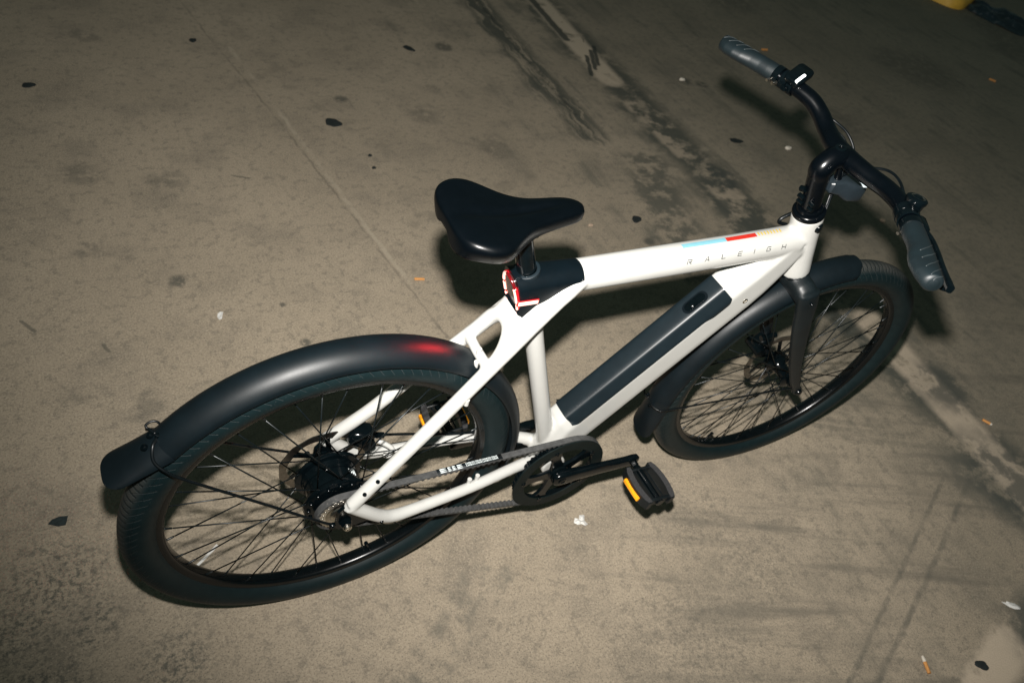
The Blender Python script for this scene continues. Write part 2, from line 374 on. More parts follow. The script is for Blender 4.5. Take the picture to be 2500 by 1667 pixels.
        def segd_(p0, p1, P):
            d = (p1[0]-p0[0], p1[1]-p0[1], 0.0); L2 = d[0]**2+d[1]**2
            rel = vm('SUBTRACT', P, (p0[0], p0[1], 0.0)); t = mth('DIVIDE', vm('DOT_PRODUCT', rel, d, 1), L2, cl=True)
            n = N.new('ShaderNodeVectorMath'); n.operation = 'SCALE'; n.inputs[0].default_value = d; Lk.new(t, n.inputs[3])
            return vm('LENGTH', vm('SUBTRACT', rel, n.outputs[0]), None, 1)
        A = lambda c_: tuple(min(.9, q*ALB) for q in c_)
        c = mix(ss(n_big, .3, .7), A((.255, .212, .156)), A((.318, .264, .196)))
        def paint(msk, col, amt):
            nonlocal c
            c = mix(mth('MULTIPLY', msk, amt, cl=True), c, A(col))
        paint(ss(n_mid, .47, .68), (.175, .150, .116), .55)
        paint(ss(n_fine, .50, .66), (.140, .122, .096), .52)
        paint(ss(n_grain, .50, .74), (.385, .328, .248), .60)
        paint(ss(n_grain, .50, .28), (.142, .122, .094), .60)
        paint(ss(n_speck, .60, .70), (.070, .064, .053), .62)
        if lane_on[0]: paint(mul(ss(mth('ADD', X, mul(mth('SUBTRACT', n_mid, .5), 1.4)), 1.0, 2.6), mth('ADD', .16, mul(n_fine, .36))), (.095, .098, .078), 1.0)
        if lane2_on: paint(ss(mth('ADD', X, mth('SUBTRACT', n_mid, .5)), 2.4, 4.8), (.16, .17, .135), .25)
        if cell is None or cell[1] > .7:
            stA = nz(1.0, 4, .62, vec=vm('MULTIPLY', POS, (17.0, 1.3, 0.0)))
            paint(mul(ss(stA, .50, .68), mul(ss(mth('ADD', X, mth('SUBTRACT', n_mid, .5)), .7, 1.7), ss(n_mid, .36, .60))), (.085, .086, .070), .48)
        if cell is None or (cell[1] > .2 and cell[2] < .5):
            cbs = N.new('ShaderNodeCombineXYZ'); lk(cbs, 0, mul(mth('ADD', mul(X, .92), mul(Y, -.39)), 1.5)); lk(cbs, 1, mul(mth('ADD', mul(X, .39), mul(Y, .92)), 15.0))
            stB = nz(1.0, 4, .62, vec=cbs.outputs[0])
            paint(mul(mul(ss(stB, .48, .70), ss(Y, .5, -.1)), ss(X, .1, 1.0)), (.118, .106, .085), .68)
        for (kind, _, wb, soft, br, n0, n1, col, amt), items in act:
            P = space(wb); m_ = None
            for it in items:
                if kind == 's': q = mth('DIVIDE', segd_(it[0], it[1], P), it[2])
                else: q = mth('DIVIDE', vm('LENGTH', vm('SUBTRACT', P, (it[0], it[1], 0.0)), None, 1), it[2])
                m_ = q if m_ is None else mth('MINIMUM', m_, q)
            msk = ss(m_, 1.0, soft)
            if br: msk = mul(msk, ss(noise_(br), n0, n1))
            paint(msk, col, amt)
        Lk.new(c, b.inputs['Base Color'])
        bp = N.new('ShaderNodeBump'); bp.inputs['Strength'].default_value = .6; bp.inputs['Distance'].default_value = .0022
        Lk.new(mth('ADD', n_grain, mul(n_speck, .6)), bp.inputs['Height']); Lk.new(bp.outputs[0], b.inputs['Normal'])
        return M
    k = build(True)
    if k not in FMATS: FMATS[k] = build(False)
    return FMATS[k]
FMATS = {}
gx = [-6, -1.2]+[-.8+.4*i for i in range(9)]+[2.9, 3.6, 4.6, 7.0, 16]
gy = [-6, -1.2]+[-.8+.4*i for i in range(11)]+[3.8, 14]
fv = [(x, y, 0) for x in gx for y in gy]; ff2 = []; fm2 = []; mlist = []
for i in range(len(gx)-1):
    for j in range(len(gy)-1):
        k = i*len(gy)+j; ff2.append((k, k+len(gy), k+len(gy)+1, k+1))
        mm_ = floor_mat((gx[i], gx[i+1], gy[j], gy[j+1]))
        if mm_ not in mlist: mlist.append(mm_)
        fm2.append(mlist.index(mm_))
floor = mobj('floor', fv, ff2, mlist, smooth=False, fmat=fm2); tag(floor, None, None, None, 'structure')

# ================================================================== BICYCLE
bike = empty('bicycle'); tag(bike, 'white electric city bicycle with black fenders and glowing red tail light', 'bicycle')

# ---------------- frame: tubes blended like smooth welds, then cut into tubes again
HD = V((0.358, 0, -0.934))                    # steering axis pointing down
HT = V((0.852, 0, 0.831))                     # top of the head tube
C0 = V((0.5408, 0, 0.4135)); TD = V((0.668, 0, 0.744)); UD = V((-0.744, 0, 0.668))
def dt_half(k=1.0, top=1.0):
    # right half of the down tube section: (sideways, up), from the bottom centre to the top centre
    pts = [(0, -.041), (.012, -.041), (.022, -.0395), (.0285, -.036), (.0325, -.029), (.034, -.018), (.034, 0), (.034, .018), (.034, .031), (.0325, .036), (.0275, .046), (.0222, .0565), (.0195, .0590), (.014, .0602), (.007, .0606), (0, .0607)]
    return [(a*k, (-.041+(b_+.041)*top)) for a, b_ in pts]
def dt_ring(t, k=1.0, top=1.0, lift=0.0):
    h = dt_half(k, top); full = h+[(-a, b_) for a, b_ in h[-2:0:-1]]
    c = C0+TD*t+UD*lift
    return [c+V((0, -1, 0))*a+UD*b_ for a, b_ in full]
def frame_mb():
    F = MB()
    # top tube
    F.rings([sring((x, 0, z), (0, 1, 0), (0, 0, 1), a, b_, 40, 2.15) for x, z, a, b_ in ((.262, .767, .024, .024), (.30, .767, .0250, .0252), (.40, .767, .0262, .0262), (.55, .767, .0268, .0268), (.70, .767, .027, .027), (.80, .768, .0275, .0275), (.855, .769, .027, .028))])
    # head tube
    F.rings([sring(HT+HD*s, (0, 1, 0), HD.cross(V((0, 1, 0))), r, r, 40) for s, r in ((0.0, .0292), (.02, .0290), (.06, .0282), (.11, .0290), (.146, .0305), (.152, .0305))])
    # down tube
    F.rings([dt_ring(t, k, tp, l) for t, k, tp, l in ((-.185, .72, .42, .0), (-.16, .84, .56, -.0), (-.12, .96, .80, 0), (-.085, 1, .97, 0), (-.05, 1, .985, 0), (.1, 1, .985, 0), (.30, 1, .985, 0), (.335, 1, .985, 0), (.37, .97, .93, .001), (.41, .9, .80, .006), (.45, .82, .68, .012), (.475, .74, .58, .016))])
    # seat tube + bottom bracket
    F.tube([V((.455, 0, .275)), V((.395, 0, .447)), V((.334, 0, .621)), V((.285, 0, .765))], [.0178, .0170, .0166, .0168], 32)
    F.cyl((.455, -.039, .265), (.455, .039, .265), .0265, 36)
    for s in (-1, 1):
        # seat stays
        P = [V((.372, s*.0150, .768)), V((.345, s*.0235, .757)), V((.315, s*.029, .7305)), V((.2318, s*.0405, .6335)), V((.15, s*.0515, .5405)), V((.0741, s*.0605, .4545)), V((.006, s*.072, .386))]
        F.rings(stube(P, [.013, .0145, .0140, .0122, .0118, .0118, .0122], 6, 24))
        # rear triangle corner + chain stay
        Q = [V((.002, s*.072, .389)), V((.030, s*.0725, .360)), V((.062, s*.072, .329)), V((.090, s*.071, .314)), V((.135, s*.0675, .3105)), V((.25, s*.0575, .3115)), V((.345, s*.042, .309)), V((.405, s*.028, .296)), V((.445, s*.018, .280))]
        F.rings(stube(Q, [.0118, .0120, .0120, .0118, .0110, .0108, .0112, .013, .015], 6, 24))
        for a in ((.0455, s*.073, .4265), ):
            pass
    # yoke behind the seat tube
    F.rings([sring((x, 0, z), (0, 1, 0), V((.65, 0, .76)).cross(V((0, 1, 0))), a, b_, 32, 3.2) for x, z, a, b_ in ((.258, .690, .033, .008), (.275, .712, .031, .016), (.30, .735, .030, .022), (.33, .752, .027, .022))])
    F.rings(stube([(.222, -.0410, .624), (.243, -.0365, .652), (.2555, -.0285, .676), (.262, -.015, .690), (.2635, 0, .6935), (.262, .015, .690), (.2555, .0285, .676), (.243, .0365, .652), (.222, .0410, .624)], [.010, .0120, .0135, .0135, .0130, .0135, .0135, .0120, .010], 6, 20))
    # bridge
    F.tube([V((.2245, -.040, .631)), V((.2225, 0, .6315)), V((.2245, .040, .631))], .0092, 20)
    return F
fm = frame_mb()
full = voxel(fm, .0027, 7)
nrm = [v.normal.copy() for v in full.vertices]
fbvh = BVHTree.FromPolygons([v.co for v in full.vertices], [tuple(p.vertices) for p in full.polygons])
def segd(p, a, b_):
    d = b_-a; t = max(0, min(1, (p-a).dot(d)/d.dot(d))); return (p-a-d*t).length
SEGS = [('top_tube', V((.30, 0, .767)), V((.82, 0, .768)), .027), ('head_tube', HT, HT+HD*.15, .031), ('down_tube', C0+TD*-.15+UD*.01, C0+TD*.42+UD*.01, .045),
        ('seat_tube', V((.44, 0, .32)), V((.325, 0, .65)), .017), ('bottom_bracket_shell', V((.455, -.04, .265)), V((.455, .04, .265)), .0265), ('stay_bridge', V((.2245, -.028, .631)), V((.2245, .028, .631)), .0092),
        ('stay_yoke', V((.265, -.02, .70)), V((.265, .02, .70)), .03)]
for s in (-1, 1):
    SEGS += [('seat_stay', V((.33, s*.027, .745)), V((.003, s*.0725, .388)), .012), ('chain_stay', V((.07, s*.0715, .322)), V((.42, s*.026, .292)), .011), ('chain_stay', V((.012, s*.0725, .378)), V((.07, s*.0715, .322)), .011)]
keymap = {}
for i, (n, a, b_, r) in enumerate(SEGS): keymap.setdefault((n, 0 if abs(a.y+b_.y) < .01 else (1 if a.y > 0 else -1)), []).append(i)
groups = {k: [] for k in keymap}
inv = {i: k for k, l in keymap.items() for i in l}
for p in full.polygons:
    best = min(range(len(SEGS)), key=lambda i: segd(p.center, SEGS[i][1], SEGS[i][2])/SEGS[i][3])
    groups[inv[best]].append(p)
frame = empty('frame', (0, 0, 0), bike)
for (n, side), polys in groups.items():
    if not polys: continue
    idx = {}; vv = []; ff = []
    for p in polys:
        f = []
        for vi in p.vertices:
            if vi not in idx: idx[vi] = len(vv); vv.append(full.vertices[vi].co.copy())
            f.append(idx[vi])
        ff.append(f)
    me = bpy.data.meshes.new(n); me.from_pydata(vv, [], ff); me.update()
    for p in me.polygons: p.use_smooth = True
    order = sorted(idx, key=lambda q: idx[q])
    me.normals_split_custom_set_from_vertices([nrm[q] for q in order])
    me.materials.append(M_white); link(bpy.data.objects.new(n, me), frame)
bpy.data.meshes.remove(full)

# lettering and stripes on the top tube: laid onto the real surface
def on_tube(x, ang, lift=.00035):
    d = V((0, -cos(radians(ang)), sin(radians(ang)))); o = V((x, 0, .767))
    hit = fbvh.ray_cast(o+d*.12, -d)
    p = hit[0] if hit[0] else o+d*.027
    return p+d*lift
def patch(name, material, corners, nu=1, nv=4):
    (x0, a0), (x1, a1), (x2, a2), (x3, a3) = corners; v = []; f = []
    for i in range(nu+1):
        for j in range(nv+1):
            s, t = i/nu, j/nv
            x = (x0*(1-s)+x1*s)*(1-t)+(x3*(1-s)+x2*s)*t; a = (a0*(1-s)+a1*s)*(1-t)+(a3*(1-s)+a2*s)*t
            v.append(on_tube(x, a))
    for i in range(nu):
        for j in range(nv): k = i*(nv+1)+j; f.append((k, k+nv+1, k+nv+2, k+1))
    return v, f
def decal(name, material, list_of_corners, nu=1, nv=3):
    mb = MB()
    for c in list_of_corners: v, f = patch(name, material, c, nu, nv); mb.add(v, f)
    return mb.build(name, material, frame)
decal('stripe', M_blue, [[(.5745, 81), (.6722, 81), (.6742, 102), (.5765, 102)]], 16, 5)['label'] = 'light blue stripe'
decal('stripe', M_red, [[(.6727, 81), (.7435, 81), (.7458, 102), (.6747, 102)]], 12, 5)['label'] = 'red stripe'
for k in range(8):
    x = .7485+k*.0075
    decal('hatch_stripe', M_yellow, [[(x, 84), (x+.0030, 84), (x+.0055, 102), (x+.0025, 102)]], 1, 5)
def S(a, b_, th=.165):   # stroke between two points of the letter box
    a, b_ = V((a[0], a[1], 0)), V((b_[0], b_[1], 0)); d = (b_-a).normalized(); n = V((-d.y, d.x, 0))*th/2
    e = d*th*.3
    return [a-n-e, b_-n+e, b_+n+e, a+n-e]
GLY = {'R': [S((0, 0), (0, .62)), S((0, 1), (1, 1)), S((1, 1), (1, .5)), S((.25, .5), (1, .5)), S((.5, .42), (1, 0)), S((0, .86), (0, 1))],
       'A': [S((0, 0), (.36, .8)), S((.5, 1), (.64, 1)), S((.66, 1), (1, 0)), S((.4, .28), (.86, .28))],
       'L': [S((0, 0), (0, 1)), S((0, 0), (.9, 0))],
       'E': [S((0, 0), (0, .8)), S((.1, 1), (1, 1)), S((.2, .5), (.85, .5)), S((0, 0), (.95, 0))],
       'I': [S((.5, 0), (.5, 1))],
       'G': [S((.1, 1), (1, 1)), S((0, .85), (0, 0)), S((0, 0), (.9, 0)), S((1, .12), (1, .48)), S((.55, .5), (1, .5))],
       'H': [S((0, 0), (0, 1)), S((1, 0), (1, 1)), S((.15, .48), (1, .48))]}
for ch, x0 in zip('RALEIGH', (.5756, .6147, .6525, .6898, .7235, .7579, .7952)):
    cs = []
    for q in GLY[ch]:
        cs.append([(x0+(p.x+.12*p.y)*.0088, 18.8+p.y*15.4) for p in q])
    decal('letter', M_letter, cs, 2, 2)['label'] = 'black letter ' + ch

# frame fittings
mb = MB()
for px, pz, py in ((.0455, .4265, -.0765), (.0335, .4125, -.077)): pass
def stay_pt(t): return V((.0741, -.0605, .4545)).lerp(V((.006, -.072, .386)), t)
for t in (.30, .62):
    b_ = MB(); bolt_mb(b_, stay_pt(t)+V((-.5, -.75, .45)).normalized()*.0112, (-.5, -.75, .45), .0036, .0026); b_.build('screw', M_gloss, frame, ang=40)
b_ = MB(); bolt_mb(b_, V((.062, -.082, .327)), (-.2, -1, .2), .0036, .0028); b_.build('screw', M_gloss, frame, ang=40)
b_ = MB(); bolt_mb(b_, C0+TD*.334+UD*-.002+V((0, -.0335, 0)), (0, -1, 0), .0058, .0016); b_.build('screw', M_steel, frame, ang=40)
for p in ((.1905, -.0555, .5755), (.2185, -.012, .643), (.214, -.02, .622), (.245, -.052, .325), (.262, -.05, .327)):
    b_ = MB(); b_.cyl(V(p)-V((0, 0, .006)), V(p)+V((0, 0, .006)), .0042, 12); b_.build('mount_boss', M_white, frame, ang=40)
b_ = MB()   # cable stop hook on the far chain stay
b_.rings(stube([(.105, .066, .352), (.118, .058, .346), (.128, .050, .338), (.120, .044, .330), (.110, .047, .331)], .005, 6, 10)); b_.build('cable_hook', M_white, frame)
mb = MB()   # dark seam under the top tube
mb.box((.585, 0, .7408), (1, 0, 0), (0, 1, 0), (0, 0, 1), .055, .009, .0012, .0006); mb.build('cable_port_cover', M_letter, frame)

# battery cover on the down tube
def cover():
    full_h = dt_half(1.0, 1.0)
    nT = 60; nS = 40; t0, t1 = -.068, .3175
    half = full_h[8:]     # from (.034,.031) up to the top centre
    poly = half+[(-a, b_) for a, b_ in half[-2::-1]]
    def resample(poly, n):
        L = [0]
        for p, q in zip(poly[:-1], poly[1:]): L.append(L[-1]+sqrt((p[0]-q[0])**2+(p[1]-q[1])**2))
        out = []
        for i in range(n+1):
            s = L[-1]*i/n; k = 0
            while k < len(L)-2 and L[k+1] < s: k += 1
            u = (s-L[k])/max(1e-9, L[k+1]-L[k]); out.append((poly[k][0]+(poly[k+1][0]-poly[k][0])*u, poly[k][1]+(poly[k+1][1]-poly[k][1])*u))
        return out
    mb = MB(); rows = []
    for i in range(nT+1):
        q = i/nT
        # denser sampling at the ends
        t = t0+(t1-t0)*(q-sin(2*pi*q)/(2*pi)*.75)
        dlow = 0.0
        de = min(t-t0, t1-t)
        drop = .0125*max(0, 1-de/.014)**2.2 if de < .014 else 0      # rounded lower corners
        ext = .0075*(1/(1+math.exp(-(t-.262)/.0035)))                 # deeper tab near the top
        low = .031+drop-ext
        pl = [(.034, low)]+[p for p in half if p[1] > low+.0004]
        pl = pl+[(-a, b_) for a, b_ in pl[-2::-1]]
        pr = resample(pl, nS)
        c = C0+TD*t
        ring = [c+V((0, -1, 0))*(a*1.012)+UD*(b_+.0008) for a, b_ in pr]
        inner = [c+V((0, -1, 0))*(a*.95)+UD*(b_-.003) for a, b_ in pr]
        rows.append(ring+inner[::-1])
    first = [r+TD*.0 for r in rows[0]]
    mb.rings(rows, cap=True)
    return mb.build('battery_cover', M_cover, bike, ang=50)
cov = cover()
cb = C0+TD*.262+UD*.0612+V((0, -.004, 0))
mb = MB()
def stadium(c, L, r, h0, h1, n=10, e1=TD, e2=V((0, -1, 0)), up=UD, ch=.0006):
    def rg(k, h):
        out = []
        for s, a0 in ((1, -pi/2), (-1, pi/2)):
            for i in range(n+1):
                a = a0+pi*i/n; out.append(c+e1*(s*L+cos(a)*(r-k))+e2*(sin(a)*(r-k))+up*h)
        return out
    return [rg(0, h0), rg(0, h1-ch), rg(ch, h1)]
mb.rings(stadium(cb, .0150, .0125, -.002, .0010)); bz = mb.build('button_bezel', M_cluster, cov, ang=40)
mb = MB(); mb.rings(stadium(cb, .0135, .0092, .0, .0020)); mb.build('power_button', M_gloss, cov, ang=40)
mb = MB(); mb.lathe([(0, .0062), (.003, .006), (.0042, .0045), (.0045, 0)], cb+TD*-.008, UD, 20); mb.build('charge_cap', M_gloss, cov, ang=40)

# seat cluster cover
def cluster():
    rows = []
    xs = [.2475, .2495, .254, .26, .27, .28, .29, .30, .315, .33, .342, .352, .36, .3655, .369]
    for x in xs:
        u = (x-.2475)/(.369-.2475)
        top = .7935+.0012*u
        zr = .7795
        hw = .0265+.0018*min(1, max(0, (x-.2475)/.02))-.0012*u
        tw = .0235-.003*u
        # lower edge in side view
        if x < .277: zl = .7150+(.2770-x)*(.026/.0295)
        else: zl = .7150+(x-.277)*(.0560/.088)
        if x > .352: zl += (x-.352)**2*60
        zl = min(zl, top-.012)
        sec = [(hw, zl), (hw, zl+(zr-.004-zl)*.33), (hw, zl+(zr-.004-zl)*.66), (hw, max(zl+.001, zr-.004)), (hw-.0008, max(zl+.002, zr)), (hw-.003, max(zl+.003, zr+.0045)), (tw-.003, top-.0035), (tw-.009, top-.0008), (.008, top), (0, top+.0003)]
        if u > .5:  # blend to the round tube in front
            k = (u-.5)/.5
            R = .0276
            ns = []
            for a, z in sec:
                ang = atan2(z-.767, a); ns.append((a*(1-k)+R*cos(ang)*k, z*(1-k)+(.767+R*sin(ang))*k))
            sec = ns
        full_s = sec+[(-a, z) for a, z in sec[-2::-1]]
        lean = 0.0
        rows.append([V((x+(.0 if x > .26 else (.7935-z)*.30*(1-(x-.2475)/.0125)), -a, z)) for a, z in full_s])
    mb = MB(); mb.rings(rows, cap=True)
    return mb.build('seat_cluster_cover', M_cluster, bike, ang=48)
clu = cluster()
SD = V((-.331, 0, .944)).normalized()           # seat post direction
PC = V((.2735, 0, .7935))
mb = MB(); mb.lathe([(-.006, .0205), (.001, .0215), (.0035, .0212), (.0045, .0195), (.0045, .0165), (-.004, .0160)], PC, SD, 40); mb.build('post_collar', M_cover, clu, ang=40)
sp_o = MB().tube([PC-SD*.05, PC+SD*.055, PC+SD*.085], [.0150, .0150, .0146], 32).build('seat_post', M_gloss, bike, ang=40)
mb = MB(); mb.box(PC+SD*.089, (1, 0, 0), (0, 1, 0), SD, .019, .021, .007, .003); mb.cyl(PC+SD*.089+V((0, -.024, 0)), PC+SD*.089+V((0, .024, 0)), .006, 14); mb.build('saddle_clamp', M_gloss, sp_o, ang=40)

# tail lamp
TL0 = V((.2445, 0, .7880)); TL1 = V((.2705, 0, .7145)); TN = V((-.94, 0, -.335)).normalized()
tdir = (TL1-TL0).normalized(); hh = (TL1-TL0).length/2; tcn = (TL0+TL1)/2; HWL = .0208
def lp(t, k=1.0, off=0.0):
    ct, st_ = cos(t), sin(t); e = 2/2.5
    return tcn+tdir*(hh*k*abs(ct)**e*(1 if ct >= 0 else -1))+V((0, HWL*k*abs(st_)**e*(1 if st_ >= 0 else -1), 0))+TN*off
def span(t0, t1, off=0.0, n=18): return [lp(radians(t0+(t1-t0)*i/n), 1.0, off) for i in range(n+1)]
lamp = empty('tail_lamp', (0, 0, 0), bike)
P = [lp(2*pi*i/48) for i in range(48)]
MB().rings(tube_rings(P, .0024, 10, True), closed=True).build('lamp_lens_glow', M_redlens, lamp)
mb = MB(); mb.rings([[tcn+(p-tcn)*.95-TN*.008 for p in P], [tcn+(p-tcn)*.95+TN*.0010 for p in P], [tcn+(p-tcn)*.60+TN*.0016 for p in P]]); mb.build('lamp_window', M_smoke, lamp, ang=40)
def bead(pts, r): 
    rr_ = [r*(.5 if i in (0, len(pts)-1) else 1) for i in range(len(pts))]; return MB().tube(pts, rr_, 12)
for a, b_ in ((10, 168), (-10, -131)):
    bead(span(a, b_, -.0012), .0036).build('lamp_lens_glow', M_redglow, lamp)  # emissive shell behind the bars, stands in for their red bloom fringe
for a, b_ in ((20, 74), (79, 98), (103, 166), (-14, -62), (-66, -82), (-86, -128)):
    bead(span(a, b_, .0005), .0029).build('light_bar', M_hotred, lamp)
for s in (-1, 1):
    k_ = 0 if s < 0 else .008; a = V((.254+k_, s*.0290, .7545)); b_ = V((.2885+k_, s*.0292, .7535))
    mb = MB(); mb.box((a+b_)/2, (b_-a), (0, s, 0), (0, 0, 1), (b_-a).length/2+.002, .0012, .0050, .0008); mb.build('lamp_lens_glow', M_redglow, lamp)  # emissive red backing, imitates the bloom around the side bar
    mb = MB(); mb.box((a+b_)/2+V((0, s*.0014, 0)), (b_-a), (0, s, 0), (0, 0, 1), (b_-a).length/2, .0012, .0034, .0006); mb.build('light_bar', M_hotred, lamp)
tl = bpy.data.lights.new('tail_lamp_glow', 'AREA'); tl.energy = 0.075; tl.spread = radians(58); tl.color = (1.0, .02, .03); tl.shape = 'RECTANGLE'; tl.size = .06; tl.size_y = .05
tlo = bpy.data.objects.new('tail_lamp_glow', tl); COL.objects.link(tlo); tlo.parent = lamp
tlo.location = tcn+TN*.012; tlo.rotation_mode = 'QUATERNION'; tlo.rotation_quaternion = V((-.86, 0, -.51)).normalized().to_track_quat('-Z', 'Y')

# saddle
def saddle():
    st = [  # x, half width, top z, drop of the edge
        (.1215, .022, .9095, .024), (.1222, .040, .9130, .029), (.1255, .054, .9158, .032), (.1320, .0645, .9175, .0345), (.1420, .0715, .9182, .036), (.156, .0785, .9174, .0368), (.171, .0800, .9155, .0365), (.184, .0780, .9135, .036),
        (.197, .0715, .9112, .035), (.210, .0620, .9095, .034), (.223, .0525, .9080, .033), (.236, .0440, .9070, .032), (.250, .0370, .9063, .031), (.265, .0315, .9060, .030), (.282, .0282, .9060, .029), (.300, .0252, .9058, .028), (.318, .0228, .9052, .027),
        (.331, .0200, .9040, .025), (.340, .0172, .9022, .022), (.3455, .0120, .8998, .018), (.3480, .006, .8970, .013)]
    CY = lambda x: .011*max(0, min(1, (x-.19)/.13))
    rows = []
    n = 17
    for x, hw, zt, dr in st:
        row = []
        gd = .0048*max(0, min(1, (x-.125)/.04))*max(0, min(1, (.325-x)/.05))
        dish = .0065*max(0, min(1, (hw-.03)/.04))
        prof = []
        kf = 1-.65*max(0, min(1, (hw-.030)/.035))
        zb_ = .8785+.0010*max(0, min(1, (.196-x)/.03))+.005*max(0, (x-.325)/.022)**2
        z0 = zt-.0045*kf+dish*.45*.55; sh = min(.010, (z0-zb_)*.4)
        for j in range(n+1):
            q = j/n       # 0 centre .. 1 edge
            if q <= .62:
                s = q/.62; yy = hw*.87*s
                zz = zt-.0045*kf*s**2.2+dish*(s**2-.55)*.55
                zz -= gd*math.exp(-(yy/.0075)**2)
            elif q <= .80:
                a = (q-.62)/.18*pi/2
                yy = hw*.87+(hw*.13)*sin(a); zz = z0-sh*(1-cos(a))
            else:
                s = (q-.80)/.20
                yy = hw*(1-(.07+.15*max(0, min(1, (.20-x)/.045)))*s**1.3); zz = z0-sh-(z0-sh-zb_)*s
            prof.append((yy, zz))
        full_p = [(-y, z) for y, z in prof[::-1]]+prof[1:]
        tl_ = max(0, min(1, (.225-x)/.05))
        zmin = min(z for _, z in full_p)
        rows.append([V((x, y+CY(x), z+(y*.05*tl_)+(.010*tl_*max(0, y/max(hw, 1e-4))*max(0, 1-(z-zmin)/.028) if y > 0 else 0))) for y, z in full_p])
    # closed underside
    mb = MB()
    R2 = []
    for r in rows:
        zb = max(r[0].z, r[-1].z)+.006
        under = [V((r[0].x, CY(r[0].x)+(r[-1].y-CY(r[0].x))*(1-2*k/6)*.93, zb)) for k in range(7)]
        R2.append(r+under)
    mb.rings(R2, cap=True)
    o = mb.build('saddle', M_saddle, bike)
    s_ = o.modifiers.new('s', 'SUBSURF'); s_.levels = 1; s_.render_levels = 1
    for sgn in (-1, 1):
        MB().rings(stube([(.15, sgn*.022, .896), (.185, sgn*.022, .884), (.25, .004+sgn*.020, .879), (.29, .008+sgn*.010, .886), (.32, .010+sgn*.004, .892)], .0035, 6, 8)).build('saddle_rail', M_gloss, o)
    return o
saddle()

# ---------------- wheels
RT = .0285; RC = .3115
def tyre(parent):
    prof = []
    n = 28
    for j in range(n+1):
        a = radians(-152+304*j/n)      # around the section, 0 = outward
        k = 1.0
        prof.append((sin(a)*RT*.97, RC+cos(a)*RT))
    nA = 144; v = []; f = []; uv = []
    for i in range(nA):
        t = 2*pi*i/nA
        for (y, r) in prof: v.append((cos(t)*r, y, sin(t)*r))
    k = n+1
    for i in range(nA):
        for j in range(n):
            a = i*k+j; b_ = ((i+1) % nA)*k+j
            f.append((a, a+1, b_+1, b_)); uv.append(((i/nA, j/n), (i/nA, (j+1)/n), ((i+1)/nA, (j+1)/n), ((i+1)/nA, j/n)))
    return mobj('tyre', v, f, M_tyre, parent, True, uv)
def rim(parent):
    pr = [(-.0125, .2985), (-.0135, .2965), (-.0140, .2925), (-.0132, .2880), (-.0125, .2790), (-.0108, .2755), (-.006, .2740), (0, .2736), (.006, .2740), (.0108, .2755), (.0125, .2790), (.0132, .2880), (.0140, .2925), (.0135, .2965), (.0125, .2985), (0, .290)]
    return MB().lathe(pr, n=128, closed_prof=True).build('rim', M_rim, parent, ang=60)
def spokes(parent, nsp, rf_r, rf_l, yr, yl, shift, ph):
    half = nsp//2; base = {}
    for side in (-1, 1):
        rf = rf_r if side < 0 else rf_l; yf = -yr if side < 0 else yl
        for lead in (-1, 1):
            a0 = shift*lead
            A = V((rf*cos(a0), yf+lead*.0015, rf*sin(a0))); B = V((.2752, side*.004, 0))
            d = (B-A).normalized()
            mb = MB(); mb.tube([A, B-d*.014], .0013, 6)
            mb2 = MB(); mb.tube([B-d*.0135, B-d*.0125, B-d*.002, B+d*.0008], [.0011, .0018, .0019, .0022], 6)
            me = mobj('spoke', mb.v, mb.f, [M_spoke, M_nip]); 
            nf = len(me.data.polygons)
            for q in me.data.polygons: q.material_index = 1 if (q.center-B).length < .008 and False else 0
            base[(side, lead)] = me.data; bpy.data.objects.remove(me)
    k = 0
    for i in range(half//2):
        for side in (-1, 1):
            for lead in (-1, 1):
                ang = 2*pi*i/(half//2)+(lead+1)/2*(2*pi/half)+(side+1)/2*(2*pi/nsp)+ph
                o = bpy.data.objects.new('spoke', base[(side, lead)]); link(o, parent); o.rotation_euler = (0, ang, 0)
def disc(parent, y, R=.080, ph=0.0):
    mb = MB()
    # wavy braking band
    n = 72; inner = .064
    ro = [R-.0022*(.5+.5*cos(12*2*pi*i/n)) for i in range(n)]
    ri = [inner+.0015*cos(6*2*pi*i/n) for i in range(n)]
    for (y0, y1) in ((y-.0009, y+.0009),):
        v = []; f = []
        for i in range(n):
            t = 2*pi*i/n
            for r, yy in ((ri[i], y0), (ro[i], y0), (ro[i], y1), (ri[i], y1)): v.append((cos(t)*r, yy, sin(t)*r))
        for i in range(n):
            a = 4*i; b_ = 4*((i+1) % n)
            for j in range(4): f.append((a+j, a+(j+1) % 4, b_+(j+1) % 4, b_+j))
        mb.add(v, f)
    band = mb.build('brake_disc', M_disc, parent, ang=40)
    mb = MB()
    for k in range(6):
        t = 2*pi*k/6+ph; t2 = t+.45
        p0 = V((cos(t)*.022, y, sin(t)*.022)); p1 = V((cos(t2)*.0655, y, sin(t2)*.0655)); d = (p1-p0).normalized()
        mb.box((p0+p1)/2, d, d.cross(V((0, 1, 0))), (0, 1, 0), (p1-p0).length/2, .0045, .0012)
    mb.lathe([(y-.0015, .0), (y-.0015, .026), (y+.0015, .026), (y+.0015, .0)], n=32)
    mb.build('disc_carrier', M_gloss, parent, smooth=False)
    return band
